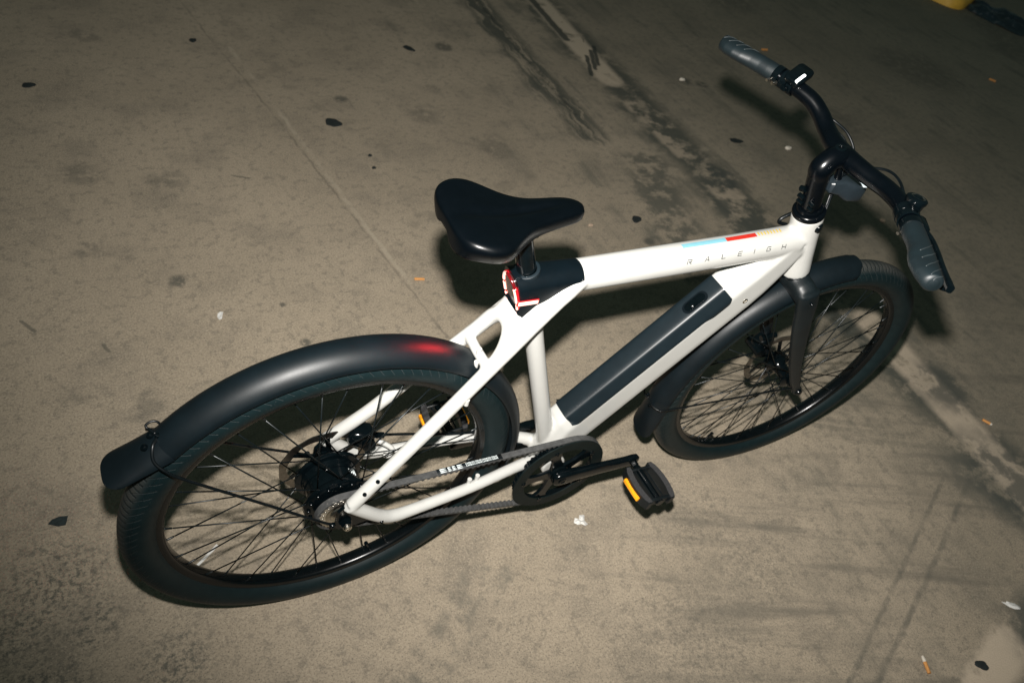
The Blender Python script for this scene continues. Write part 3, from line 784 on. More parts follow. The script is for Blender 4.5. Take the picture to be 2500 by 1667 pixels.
# rear wheel
rw = empty('wheel', (0, 0, .34), bike); rw['label'] = 'rear wheel with belt drive hub'
tyre(rw); rim(rw); spokes(rw, 36, .0560, .0560, .026, .030, radians(34), radians(3.5))
mb = MB()
mb.lathe([(-.058, 0), (-.058, .012), (-.046, .013), (-.046, .020), (-.0335, .030), (-.0335, .050), (-.0305, .0585), (-.0255, .0600), (-.0225, .0585), (-.0215, .0500), (-.0150, .0475), (-.0150, .0490), (-.010, .0490), (-.010, .0470), (0, .0465), (.010, .0470), (.010, .0490), (.015, .0490), (.015, .0475), (.0250, .0500), (.0265, .0585), (.0300, .0600), (.0340, .0585), (.0365, .048), (.0420, .034), (.0480, .030), (.0620, .016), (.0680, .012), (.0680, 0)], n=72)
hub = mb.build('hub', M_gloss, rw, ang=50)
for k in range(16):
    for yy, s in ((-.0335, -1), (.0345, 1)):
        t = 2*pi*k/16
        b2 = MB(); b2.lathe([(0, .0036), (.0028, .0034), (.0034, .002), (.0034, 0)], (cos(t)*.0525, yy, sin(t)*.0525), (0, s, 0), 10)
        if k == 0: md = {}
        o = b2.build('flange_stud', M_gloss, hub)
for k, (a, z) in enumerate(((0, 0), (1, 0), (2, 0), (3, 0))):
    b2 = MB(); t = radians(38+k*5.5)
    p = V((cos(t)*.0475, .002, sin(t)*.0475)); nrm_ = V((cos(t), 0, sin(t)))
    b2.box(p, (0, 1, 0), nrm_.cross(V((0, 1, 0))), nrm_, .0075-.0012*k, .0011, .0004); b2.build('hub_print', M_print, hub)
disc(rw, .0605)
mb = MB()   # belt sprocket
nT = 24; poly = []
for i in range(nT):
    t = 2*pi*i/nT
    for dt, r in ((-.085, .0375), (-.055, .0405), (.055, .0405), (.085, .0375)): poly.append((cos(t+dt)*r, sin(t+dt)*r))
mb.prism(poly, (0, -.0470, 0), (0, 0, 1), (1, 0, 0), -.0065, .0065)
mb.lathe([(-.0545, .030), (-.0545, .0400), (-.0530, .0405), (-.0530, .030)], n=48, closed_prof=True)
spr = mb.build('sprocket', M_sprock, rw, ang=30)
mb = MB(); mb.lathe([(-.0565, .0), (-.0565, .020), (-.0545, .0225), (-.054, .029), (-.0535, .030)], n=40); mb.build('sprocket_lockring', M_steel, spr, ang=30)
for k in range(24):
    t = 2*pi*k/24; b2 = MB(); b2.lathe([(0, .0019), (.0008, .0017), (.0008, 0)], (cos(t)*.0345, -.0545, sin(t)*.0345), (0, -1, 0), 8); b2.build('sprocket_rivet', M_steel, spr)
# dropout plates, axle ends (they belong to the frame)
for s in (-1, 1):
    mb = MB()
    poly = [(-.018, .330), (-.010, .322), (.012, .321), (.052, .327), (.050, .343), (.020, .352), (.010, .372), (-.004, .384), (-.014, .372), (-.016, .350)]
    mb.prism([(a, b_) for a, b_ in poly], (0, s*.0685, 0), (1, 0, 0), (0, 0, 1), -.0035, .0035)
    dp = mb.build('dropout', M_gloss, frame, smooth=False)
    mb = MB(); mb.lathe([(-.002, .0125), (.004, .0125), (.005, .0105), (.009, .0098), (.010, .0085), (.010, .0040), (.006, .0035), (.006, 0)], (0, s*.0715, .34), (0, s, 0), 6); mb.build('axle_nut', M_gloss, frame, ang=25)
    mb = MB(); mb.lathe([(0, .0075), (.004, .0072), (.0055, .006), (.0055, .003), (.003, .0028), (.003, 0)], (0, s*.0815, .34), (0, s, 0), 18); mb.build('axle_cap', M_steel, frame, ang=30)
    mb = MB(); bolt_mb(mb, V((-.0245, s*.0740, .349)), (0, s, 0), .0055, .006); mb.build('strut_bolt', M_gloss, frame, ang=40)
# rear calliper + hose
mb = MB()
mb.rings([sring(V((.072, .0605, .3885))+V((.62, 0, -.22))*k, (0, 1, 0), (.3, 0, 1), a, b_, 20, 3.5) for k, a, b_ in ((-.048, .010, .008), (-.040, .015, .0165), (-.01, .019, .021), (.012, .019, .021), (.024, .0145, .017), (.030, .010, .010))])
mb.cyl((.075, .036, .385), (.075, .084, .385), .0125, 20); mb.cyl((.092, .050, .394), (.105, .050, .389), .006, 12)
cal = mb.build('brake_calliper', M_gloss, bike, ang=45)
MB().rings(stube([(.104, .052, .388), (.16, .058, .362), (.24, .056, .335), (.34, .045, .322), (.42, .03, .32)], .0026, 6, 8)).build('brake_hose', M_cable, cal)
# front wheel
DLT = -.0785
STEER = Matrix.Translation(HT) @ Matrix.Rotation(DLT, 4, -HD) @ Matrix.Translation(-HT)
fw = empty('wheel', (1.0913, -.0015, .3403), bike); fw['label'] = 'front wheel with disc brake'
fw.rotation_mode = 'QUATERNION'; fw.rotation_quaternion = Quaternion(-HD, DLT)
tyre(fw); rim(fw); spokes(fw, 36, .0225, .0285, .030, .022, radians(62), radians(8))
mb = MB(); mb.lathe([(-.050, 0), (-.050, .010), (-.036, .011), (-.034, .022), (-.0315, .0255), (-.028, .0255), (-.025, .018), (-.012, .0155), (.008, .0165), (.019, .024), (.0205, .031), (.0245, .031), (.027, .022), (.040, .014), (.050, .010), (.050, 0)], n=48)
fhub = mb.build('hub', M_gloss, fw, ang=50)
disc(fw, .038, .080, .3)
for rwh, ang in ((rw, radians(101)), (fw, radians(200))):   # valves
    d = V((cos(ang), 0, -sin(ang))) if False else V((cos(ang), 0, sin(ang)))
    pass
mb = MB(); tv = radians(-71); dv = V((cos(tv), 0, sin(tv))); mb.tube([dv*.276, dv*.262, dv*.261, dv*.244], [.0032, .0030, .0042, .0042], 12); mb.build('valve', M_gloss, rw, ang=40)
mb = MB(); tv = radians(-112); dv = V((cos(tv), 0, sin(tv))); mb.tube([dv*.276, dv*.262, dv*.261, dv*.244], [.0032, .0030, .0042, .0042], 12); mb.build('valve', M_gloss, fw, ang=40)

# ---------------- fenders
def fender(name, ctr, a0, a1, rcrown, parent, hw=.0335, sag=.026, steer=False, flap=None, r_end=0.0, taper0=True, taper1=True):
    """shell over the wheel from angle a0 to a1 (degrees from +x, counterclockwise seen from the right side)"""
    n = 64; k = 22; th = .0016
    rows = []
    tot = a1-a0
    for i in range(n+1):
        q = i/n; a = radians(a0+tot*q)
        rc = rcrown+(r_end*max(0, (q-.72)/.28)**1.6 if r_end else 0)
        kk = 1.0
        e0 = min(1, q*abs(tot)*pi/180*rc/.022) if taper0 else 1
        e1 = min(1, (1-q)*abs(tot)*pi/180*rc/.022) if taper1 else 1
        w_ = hw*sqrt(max(.0, 1-(1-min(e0, e1))**2.4)) if min(e0, e1) < 1 else hw
        w_ = max(w_, hw*.45)
        d = V((cos(a), 0, sin(a)))
        out = []; inn = []
        for j in range(k+1):
            y = (-1+2*j/k)*w_
            f_ = abs(y)/hw
            drop = sag*(1-sqrt(max(0, 1-(f_*.955)**2)))/(1-sqrt(1-.955**2))
            out.append(ctr+d*(rc-drop)+V((0, y, 0))); inn.append(ctr+d*(rc-drop-th)+V((0, y*.97, 0)))
        rows.append(out+inn[::-1])
    mb = MB(); mb.rings(rows, cap=True)
    o = mb.build(name, M_fender, parent, ang=60)
    return o
RAX = V((0, 0, .34))
rf_ = fender('fender', RAX, -14, 137, .3605, bike, taper0=True, taper1=False); rf_['label'] = 'rear fender with mud flap'
def flap(ctr, a0, r0, dirv, L, parent, hw=.0335, sag=.024, flare=0.0):
    d0 = V((cos(radians(a0)), 0, sin(radians(a0)))); rows = []; n = 18; k = 16
    p0 = ctr+d0*r0; dv = V(dirv).normalized(); nv = dv.cross(V((0, 1, 0))); 
    if nv.dot(d0) < 0: nv = -nv
    for i in range(n+1):
        q = 1-(1-i/n)**1.8; w_ = hw*(1+flare*q)
        e = min(1, (1-q)*L/.024)
        ww = w_*(sqrt(max(0, 1-(1-e)**2.2))*.72+.28)
        sg = sag*(1-.75*q)
        out = []; inn = []
        for j in range(k+1):
            y = (-1+2*j/k)*ww; f_ = abs(y)/w_
            drop = sg*(1-sqrt(max(0, 1-(f_*.94)**2)))/(1-sqrt(1-.94**2))
            c = p0+dv*(L*q)-nv*drop+V((0, y, 0)); out.append(c); inn.append(c-nv*.002)
        rows.append(out+inn[::-1])
    mb = MB(); mb.rings(rows); return mb.build('mud_flap', M_fender, parent, ang=60)
flap(RAX, 136.5, .3585, (-.80, 0, -.60), .098, rf_, flare=.05)
def strut(parent, bolts, pts_r, mir=None):
    MB().rings(stube(pts_r, .0024, 8, 8)).build('fender_strut', M_cable, parent)
SB = V((-.2660, 0, .5800))
for s in (-1, 1):
    MB().rings(stube([SB+V((.004, s*.004, .006)), SB+V((-.003, s*.016, .004)), SB+V((-.005, s*.029, -.012)), V((-.258, s*.0385, .551)), V((-.235, s*.0425, .527)), V((-.13, s*.058, .437)), V((-.045, s*.0725, .3655)), V((-.0245, s*.0745, .349))], .0024, 8, 8)).build('fender_strut', M_cable, rf_)
MB().rings(stube([SB+V((-.004, .018, .002)), SB+V((-.006, .022, .006)), SB+V((.001, .024, .0095)), SB+V((.009, .023, .008)), SB+V((.014, .020, .0)) ], .0018, 8, 8)).build('strut_loop', M_cable, rf_)
for p in (SB+V((-.012, -.010, -.002)), SB+V((.008, -.002, .006)), SB+V((-.002, .004, .004))):
    b2 = MB(); bolt_mb(b2, p, (-.65, 0, .76), .0048, .005); b2.build('fender_bolt', M_gloss, rf_, ang=40)
FAX = V((1.0913, -.0015, .3403))
ff_ = fender('fender', V((0, 0, 0)), 91.5, 185.5, .3545, None, r_end=.012, taper0=True, taper1=False); ff_['label'] = 'front fender with mud flap'
ff_.parent = bike; ff_.location = FAX; ff_.rotation_mode = 'QUATERNION'; ff_.rotation_quaternion = Quaternion(-HD, DLT)
flap(V((0, 0, 0)), 184.3, .3645, (.06, 0, -1), .112, ff_, flare=.04)
for s in (-1, 1):
    MB().rings(stube([(-.370, s*.004, -.022), (-.3720, s*.018, -.023), (-.364, s*.033, -.022), (-.350, s*.0385, -.019), (-.25, s*.046, -.009), (-.05, s*.058, .007), (-.010, s*.060, .004)], .0021, 8, 8)).build('fender_strut', M_cable, ff_)
for p in ((-.369, -.010, -.030), (-.370, .008, -.014)):
    b2 = MB(); bolt_mb(b2, p, (-1, 0, 0), .0042, .005); b2.build('fender_bolt', M_gloss, ff_, ang=40)
b2 = MB(); bolt_mb(b2, V((-.262, -.0195, .2405)), (-.6, -.5, .6), .0018, .0015); b2.build('fender_rivet', M_gloss, ff_, ang=40)

# ---------------- fork, in the straight-ahead pose about the steering axis, then steered
INV = STEER.inverted()
mb = MB()
crown = HT+HD*.160
mb.tube([HT+HD*.150, HT+HD*.176], [.0285, .0275], 36)
mb.rings([sring(crown+HD*.020+V((0, y, 0))-HD*.008*(1-(abs(y)/.052)**2), HD.cross(V((0, 1, 0))), HD, a, b_, 28, 2.6) for y, a, b_ in ((-.064, .012, .010), (-.058, .0200, .0200), (-.045, .0235, .0245), (-.02, .0245, .0225), (0, .025, .0215), (.02, .0245, .0225), (.045, .0235, .0245), (.058, .0200, .0200), (.064, .012, .010))])
for s in (-1, 1):
    LEG = [(V((.9160, s*.0535, .672)), .0245, .0125), (V((.928, s*.0570, .640)), .0238, .0125), (V((.950, s*.0585, .585)), .0218, .0120), (V((.9840, s*.059, .515)), .0190, .0115), (V((1.022, s*.059, .443)), .0155, .0105), (V((1.060, s*.059, .380)), .0120, .0095), (V((1.083, s*.059, .350)), .0105, .0085), (V((1.0905, s*.059, .338)), .0095, .007)]
    rr = []
    for i, (p, a, b_) in enumerate(LEG):
        t = (LEG[min(i+1, len(LEG)-1)][0]-LEG[max(i-1, 0)][0]).normalized(); t.y = 0; t.normalize()
        rr.append(sring(p, t.cross(V((0, 1, 0))), (0, 1, 0), a, b_, 28, 2.3))
    mb.rings(rr)
    mb.cyl((1.0905, s*.052, .3405), (1.0905, s*.066, .3405), .0125, 20)
fme = voxel(mb, .0030, 6)
fork = bpy.data.objects.new('fork', fme); fme.materials.clear(); fme.materials.append(M_fork)
for p in fme.polygons: p.use_smooth = True
link(fork, bike); fork.matrix_world = STEER
def on_fork(mb, name, m_, ang=40): return mb.build(name, m_, fork, ang=ang)
b2 = MB(); b2.lathe([(0, .0085), (.004, .0082), (.006, .0065), (.006, .0035), (.003, .003), (.003, 0)], (1.0905, -.066, .3405), (0, -1, 0), 18); on_fork(b2, 'axle_cap', M_gloss)
b2 = MB(); b2.lathe([(0, .0038), (.001, .003), (-.001, .0022), (-.001, 0)], (.9215, -.0690, .655), (0, -1, 0), 14); on_fork(b2, 'crown_screw', M_gloss)
b2 = MB()   # front calliper (far leg)
b2.rings([sring(V((1.020, .048, .400))+V((-.35, 0, -.55))*k, (0, 1, 0), (.8, 0, -.5), a, b_, 20, 3) for k, a, b_ in ((-.055, .010, .010), (-.040, .0165, .0165), (0, .0185, .0195), (.018, .0165, .0165), (.030, .010, .010))])
b2.cyl((1.012, .022, .392), (1.012, .070, .392), .0135, 20); b2.cyl((1.045, .040, .432), (1.005, .040, .425), .007, 12)
on_fork(b2, 'brake_calliper', M_gloss, 45)
on_fork(MB().rings(stube([(1.035, .046, .425), (1.010, .040, .47), (.985, .047, .53), (.955, .050, .60), (.93, .045, .64)], .0026, 6, 8)), 'brake_hose', M_cable)

# ---------------- headset, stem and handlebar
mb = MB()
mb.lathe([(-.001, .0293), (.004, .0300), (.0075, .0295), (.0100, .0270), (.0105, .0235), (.0145, .0230), (.0170, .0215), (.0175, .0175)], HT, -HD, 48); hs = mb.build('headset', M_bar, bike, ang=40)
mb = MB(); mb.lathe([(.1515, .0300), (.1525, .0308), (.156, .0300), (.158, .0285)], HT, HD, 48); mb.build('crown_race', M_gloss, hs, ang=40)
mb = MB()
st = [HT-HD*.012, HT-HD*.04, HT-HD*.07, HT-HD*.088+V((.001, 0, 0)), V((.8165, -.0005, .9285)), V((.829, -.001, .9455)), V((.8455, -.002, .9495)), V((.857, -.002, .9495))]
mb.rings(stube(st, [.0178, .0178, .0180, .0188, .0200, .0195, .0190, .0180], 6, 28))
stem = mb.build('stem', M_bar, bike)
mb = MB(); mb.lathe([(0, .0100), (.003, .0098), (.0042, .008), (.0042, .0045), (.001, .004), (.001, 0)], (.8370, -.001, .9650), (-.25, 0, .97), 24); mb.build('stem_cap', M_gloss, stem, ang=35)
mb = MB(); mb.lathe([(0, .0098), (.0020, .0095), (.0028, .007), (.0028, 0)], (.8160, -.0005, .9460), (-.62, -.1, .78), 24); mb.build('stem_cap', M_bar, stem, ang=35)
for dz in (.022, .034):
    b2 = MB(); b2.cyl(HT-HD*dz+V((-.0165, -.010, 0)), HT-HD*dz+V((-.0165, -.021, 0)), .0042, 14); b2.cyl(HT-HD*dz+V((-.021, .014, .001)), HT-HD*dz+V((-.021, .0, .001)), .0046, 12); b2.build('clamp_bolt', M_gloss, stem, ang=40)
b2 = MB(); b2.cyl(HT-HD*.052+V((-.022, .012, .0)), HT-HD*.052+V((-.022, .002, .004)), .0055, 14); b2.build('clamp_bolt', M_gloss, stem, ang=40)
BAR = [(.8090, .312, .9945), (.8290, .255, .9945), (.8470, .198, .9920), (.8610, .158, .9885), (.8740, .125, .9815), (.8800, .098, .9690), (.8770, .068, .9560), (.8650, .034, .9510), (.8580, 0, .9500), (.8580, -.030, .9490), (.8620, -.066, .9480), (.8630, -.098, .9490), (.8520, -.135, .9510), (.8330, -.168, .9510), (.8080, -.203, .9515), (.7680, -.256, .9540), (.7210, -.313, .9570)]
mb = MB(); rr = [.0111, .0111, .0125, .0142, .0150, .0152, .0156, .0168, .0176, .0168, .0156, .0152, .0150, .0142, .0125, .0111, .0111]
mb.rings(stube(BAR, rr, 6, 24)); bar = mb.build('handlebar', M_bar, bike)
def grip(pts, wid, parent, back):
    P = catmull([V(p) for p in pts], 8); W = lerp_list(wid, 8); rows = []
    for i, p in enumerate(P):
        t = (P[min(i+1, len(P)-1)]-P[max(i-1, 0)]).normalized(); up = V((0, 0, 1)); side = t.cross(up).normalized(); up = side.cross(t)
        if side.dot(back) < 0: side = -side
        a, b_ = W[i]
        rows.append([p+side*((a if cos(q) > 0 else b_*1.0)*cos(q))+up*(b_*sin(q)) for q in [2*pi*j/28 for j in range(28)]])
    mb = MB(); mb.rings(rows); return mb.build('grip', M_grip, parent, ang=60)
class P2(tuple):
    def __add__(s, o): return P2((s[0]+o[0], s[1]+o[1]))
    def __sub__(s, o): return P2((s[0]-o[0], s[1]-o[1]))
    def __mul__(s, k): return P2((s[0]*k, s[1]*k))
    def __truediv__(s, k): return P2((s[0]/k, s[1]/k))
GW = [P2(q) for q in ((.0160, .0160), (.0170, .0162), (.0165, .0158), (.0190, .0155), (.0250, .0155), (.0272, .0152), (.0235, .0150), (.0155, .0140), (.006, .006))]
back = V((-1, 0, 0))
GR = [(.8100, -.200, .9515), (.8000, -.214, .9520), (.7880, -.230, .9530), (.7740, -.248, .9540), (.7600, -.266, .9548), (.7470, -.282, .9556), (.7330, -.299, .9564), (.7220, -.313, .9570), (.7195, -.3165, .9572)]
GL = [(.8455, .202, .9925), (.8410, .216, .9930), (.8360, .232, .9935), (.8300, .250, .9940), (.8240, .268, .9945), (.8185, .284, .9950), (.8125, .302, .9950), (.8080, .316, .9950), (.8070, .319, .9950)]
gr = grip(GR, GW, bike, back); gl = grip(GL, GW, bike, back)
for pts, g_, s in ((GR, gr, -1), (GL, gl, 1)):      # raised ribs on the grips
    for k in range(5):
        i0 = 2.6+k*.95
        line = []
        P = [V(p) for p in pts]
        for j in range(9):
            q = j/8; f_ = i0+q*1.5; i = int(min(len(P)-2, f_)); u = f_-i; c = P[i].lerp(P[i+1], min(1, u))
            a_, b2_ = GW[i]+(GW[i+1]-GW[i])*min(1, u)
            th = radians(150-95*q)
            t = (P[i+1]-P[i]).normalized(); up = V((0, 0, 1)); side = t.cross(up).normalized(); up = side.cross(t)
            if side.dot(back) < 0: side = -side
            cq = cos(th); line.append(c+side*((a_ if cq > 0 else b2_)*cq*1.0)*(1)+up*(b2_*sin(th))*1.0)
        line = line[::-1]
        MB().rings(stube(line, .0010, 3, 6)).build('grip_rib', M_rib, g_)
for p0, p1, g_ in (((.8100, -.200, .9515), (.8185, -.1885, .9512), gr), ((.8455, .202, .9925), (.8490, .190, .9920), gl)):
    MB().cyl(p0, p1, .0172, 28).build('lock_ring', M_gloss, g_, ang=40)
    a = V(p0).lerp(V(p1), .5); b2 = MB(); b2.cyl(a+V((-.014, 0, -.006)), a+V((-.026, -.001, -.008)), .0028, 10); b2.build('clamp_screw', M_steel, g_, ang=40)
# bell (right hand side)
mb = MB(); bd = V((.10, .05, .99)).normalized(); bc = V((.8490, -.1590, .9470))
mb.lathe([(0, .0), (0, .0135), (.012, .0150), (.0205, .0158), (.0225, .0172), (.0275, .0172), (.0295, .0150), (.0305, .0115), (.0285, .0105), (.0300, .0075), (.0320, .0055), (.0325, 0)], bc, bd, 36); bell = mb.build('bell', M_gloss, bike, ang=35)
MB().lathe([(.0283, .0120), (.0300, .0118), (.0304, .0105), (.0290, .0102)], bc, bd, 36).build('bell_ring', M_steel, bell)
mb = MB(); mb.lathe([(-.008, .0165), (-.008, .0185), (.008, .0185), (.008, .0165)], (.8365, -.1640, .9510), (.55, .78, 0), 28, True); mb.box((.8250, -.1690, .9570), (.55, .78, 0), (0, 0, 1), (.78, -.55, 0), .006, .007, .006, .002); mb.build('bell_clamp', M_gloss, bell, ang=40)
# brake levers
def lever(name, base, d_out, fwd, parent, L):
    base, d_out, fwd = V(base), V(d_out).normalized(), V(fwd).normalized(); o = MB()
    o.box(base+fwd*.022, d_out, fwd, (0, 0, 1), .019, .010, .008, .003)
    o.lathe([(-.007, .0150), (-.007, .0178), (.007, .0178), (.007, .0150)], base, d_out, 24, True)
    lv = o.build('brake_lever', M_gloss, parent, ang=40)
    P = [base+fwd*.030+d_out*.012, base+fwd*.036+d_out*.035, base+fwd*.037+d_out*.07, base+fwd*.036+d_out*.105, base+fwd*.037+d_out*L]
    rows = []
    Q = catmull(P, 6)
    for i, p in enumerate(Q):
        q = i/(len(Q)-1); rows.append(sring(p+V((0, 0, -.004)), fwd, (0, 0, 1), .0042+.001*(q > .9), .0065, 14, 3))
    MB().rings(rows).build('lever_blade', M_gloss, lv, ang=50)
    return lv
lever('l', (.8270, -.1770, .9512), (-.62, -.78, .03), (.78, -.62, -.12), bike, .158)
lever('l', (.8535, .1800, .9905), (-.32, .945, .02), (.93, .32, -.35), bike, .12)
mb = MB(); mb.box((.7715, -.3080, .9385), (-.62, -.78, .03), (.78, -.62, 0), (0, 0, 1), .0075, .0065, .006, .0015); mb.build('lever_end', M_gloss, bike, ang=40)
# left hand remote with display strip
rc_ = V((.8600, .1640, 1.0090)); ru = (CAMPOS-rc_); ru = V((-.30, -.22, .93)).normalized(); rx = V((.93, .28, .30)); rx = (rx-ru*rx.dot(ru)).normalized(); ry = ru.cross(rx)
mb = MB()
def rrect(c, hx, hy, r, h, k=0, n=5):
    out = []
    for sx, sy, a0 in ((1, 1, 0), (-1, 1, pi/2), (-1, -1, pi), (1, -1, 3*pi/2)):
        for i in range(n+1):
            a = a0+pi/2*i/n; out.append(c+rx*(sx*(hx-r)+cos(a)*(r-k))+ry*(sy*(hy-r)+sin(a)*(r-k))+ru*h)
    return out
mb.rings([rrect(rc_, .0235, .0150, .008, -.012, .002), rrect(rc_, .0250, .0165, .008, -.004, 0), rrect(rc_, .0250, .0165, .008, .003, 0), rrect(rc_, .0250, .0165, .008, .0055, .0022)])
rem = mb.build('remote_display', M_gloss, bike, ang=50)
mb = MB(); mb.rings([rrect(rc_+rx*-.010+ry*-.0085, .0135, .0026, .0024, .005), rrect(rc_+rx*-.010+ry*-.0085, .0135, .0026, .0024, .0062)]); mb.build('display_strip', M_led, rem, ang=40)
mb = MB(); mb.lathe([(-.006, .0150), (-.006, .0176), (.006, .0176), (.006, .0150)], (.8585, .1655, .9885), (-.28, .95, 0), 26, True); mb.box((.840, .1640, .985), (1, 0, 0), (0, 1, 0), (0, 0, 1), .008, .006, .005, .002); mb.build('remote_clamp', M_gloss, rem, ang=40)
MB().cyl((.8330, .1820, .9860), (.8230, .1830, .9850), .0034, 10).build('clamp_screw', M_steel, rem, ang=40)
# head lamp under the bar
hx = V((.86, -.10, -.02)).normalized(); hy = V((.10, .99, 0)); hy = (hy-hx*hy.dot(hx)).normalized(); hz = hx.cross(hy)
hc = V((.895, -.004, .8885))
def hring(t, a, z0, z1, e=5): return sring(hc+hx*t+hz*((z0+z1)/2), hy, hz, a, (z1-z0)/2, 24, e)
mb = MB(); mb.rings([hring(-.038, .010, -.006, .010), hring(-.034, .0140, -.010, .013), hring(-.012, .0150, -.014, .0165), hring(.004, .0200, -.022, .0165), hring(.010, .0215, -.024, .0150), hring(.034, .0220, -.024, .0110), hring(.038, .0205, -.022, .0090)])
hl = mb.build('headlight', M_lamp, bike, ang=28)
mb = MB(); mb.box(hc+hx*.0335+hz*.0108+hy*-.0125, hx, hy, hz, .0070, .0085, .0012, .0004); mb.build('reflector_window', M_led, hl, ang=40)
mb = MB(); mb.rings(stube([hc+hx*-.02+hz*.012, hc+hx*-.028+hz*.03, V((.856, 0, .945))], .007, 6, 14)); mb.build('headlight_bracket', M_bar, hl)
# cables
def cable(pts, r=.0024): MB().rings(stube(pts, r, 8, 10)).build('cable', M_cable, bike)
cable([(.845, -.158, .958), (.857, -.134, .962), (.882, -.098, .964), (.893, -.066, .960), (.889, -.036, .946), (.882, -.012, .925), (.885, .002, .895), (.884, -.006, .85), (.875, -.018, .822), (.866, -.027, .8155)])
cable([(.868, .150, .975), (.905, .115, .962), (.920, .090, .957), (.926, .060, .951), (.928, .032, .932), (.915, .014, .905), (.892, .006, .87), (.880, -.010, .835), (.870, -.022, .8185)])
cable([(.872, .150, .972), (.900, .110, .955), (.915, .080, .948), (.920, .050, .940), (.912, .020, .915), (.89, .000, .87), (.878, -.012, .83), (.868, -.024, .817)], .0018)
cable([(.852, .026, .812), (.838, .0285, .804), (.8295, .030, .796), (.832, .0305, .788), (.850, .0270, .783)], .0035)
mb = MB(); mb.lathe([(-.003, .0105), (.002, .0098), (.004, .007), (.004, 0)], (.8650, -.0275, .8145), (.35, -.93, .1), 18); mb.build('cable_grommet', M_gloss, frame, ang=40)

# ---------------- drivetrain
BB = V((.455, 0, .265)); YB = -.0490
def belt_path():
    c1, r1, c2, r2 = (0, .34), .0432, (.455, .265), .1010
    dx, dz = c2[0]-c1[0], c2[1]-c1[1]; D = sqrt(dx*dx+dz*dz); base = atan2(dz, dx); g = math.acos((r1-r2)/D)
    pts = []
    # top tangent angle base+g on both; bottom base-g
    up, dn = base+g, base-g
    def arc(c, r, a, b_, n):
        return [((c[0]+cos(a+(b_-a)*i/n)*r, c[1]+sin(a+(b_-a)*i/n)*r), a+(b_-a)*i/n) for i in range(n+1)]
    pts += arc(c2, r2, up, dn, 60)           # over the chainring (clockwise)
    a2 = arc(c1, r1, dn, up-2*pi, 40)
    n = 40
    p, q = pts[-1], a2[0]
    for i in range(1, n): pts.append(((p[0][0]+(q[0][0]-p[0][0])*i/n, p[0][1]+(q[0][1]-p[0][1])*i/n), dn))
    pts += a2
    p, q = pts[-1], pts[0]
    for i in range(1, n): pts.append(((p[0][0]+(q[0][0]-p[0][0])*i/n, p[0][1]+(q[0][1]-p[0][1])*i/n), up))
    return pts
bp_ = belt_path()
mb = MB(); hwb = .0060
mb.rings([[V((p[0]+cos(a)*h, YB+y, p[1]+sin(a)*h)) for h, y in ((-.0010, -hwb), (.0022, -hwb), (.0028, -hwb+.0006), (.0028, hwb-.0006), (.0022, hwb), (-.0010, hwb))] for p, a in bp_], cap=False, closed=True)
acc = 0; nxt = 0
L = len(bp_)
for i in range(L):
    (p, a), (q, b_) = bp_[i], bp_[(i+1) % L]
    d = sqrt((p[0]-q[0])**2+(p[1]-q[1])**2)
    while nxt <= acc+d and d > 1e-9:
        u = (nxt-acc)/d; x, z = p[0]+(q[0]-p[0])*u, p[1]+(q[1]-p[1])*u
        nrm2 = V((cos(a), 0, sin(a))); t2 = V((sin(a), 0, -cos(a)))
        c = V((x, YB, z))
        w1, w2, h1 = .0034, .0020, -.0042
        v = [c+nrm2*(-.0008)+t2*(-w1)+V((0, s*hwb, 0)) for s in (-1, 1)]+[c+nrm2*(-.0008)+t2*w1+V((0, s*hwb, 0)) for s in (-1, 1)]+[c+nrm2*h1+t2*(-w2)+V((0, s*hwb, 0)) for s in (-1, 1)]+[c+nrm2*h1+t2*w2+V((0, s*hwb, 0)) for s in (-1, 1)]
        mb.add(v, [(0, 1, 5, 4), (2, 6, 7, 3), (4, 5, 7, 6), (0, 4, 6, 2), (1, 3, 7, 5)])
        nxt += .011
    acc += d
belt = mb.build('drive_belt', M_belt, bike, ang=30)
# print on the upper run
(pu, au) = bp_[0]; (pe, ae) = bp_[60+40+40]
tp = [q for q in bp_ if abs(q[1]-bp_[0][1]) < 1e-6 or abs(q[1]-bp_[0][1]+2*pi) < 1e-6]
nU = V((cos(au), 0, sin(au))); xs_ = sorted(tp, key=lambda q: q[0][0]); A_ = V((xs_[0][0][0], YB, xs_[0][0][1])); B_ = V((xs_[-1][0][0], YB, xs_[-1][0][1])); tU = (B_-A_).normalized()
def belt_at(x): return A_+tU*((x-A_.x)/tU.x)+nU*.0031
mb = MB(); mb.box(belt_at(.238)-nU*.0001, tU, (0, 1, 0), nU, .066, .0057, .00018); mb.build('belt_label', M_beltdark, belt)
def text_mesh(s, size):
    cu = bpy.data.curves.new('t', 'FONT'); cu.body = s; cu.size = size; cu.align_x = 'LEFT'; cu.align_y = 'CENTER'; cu.resolution_u = 2; cu.offset = size*.02
    o = bpy.data.objects.new('t', cu); COL.objects.link(o); dg = bpy.context.evaluated_depsgraph_get(); me = bpy.data.meshes.new_from_object(o.evaluated_get(dg)); bpy.data.objects.remove(o); bpy.data.curves.remove(cu); return me
for (x, y, s, sz) in ((.229, .0028, 'CARBON DRIVE', .0046), (.229, -.0016, 'CARBON DRIVE', .0046)):
    for k in range(2):
        me = text_mesh(s, sz); p = belt_at(x+k*.0335)+V((0, y, 0))+nU*.0003
        mm = Matrix((tU.to_4d(), V((0, 1, 0)).to_4d(), nU.to_4d(), V((0, 0, 0, 1)))).transposed()
        mm.translation = p
        for i in range(3): mm[3][i] = 0
        me.transform(mm); me.materials.append(M_print); link(bpy.data.objects.new('belt_print', me), belt)
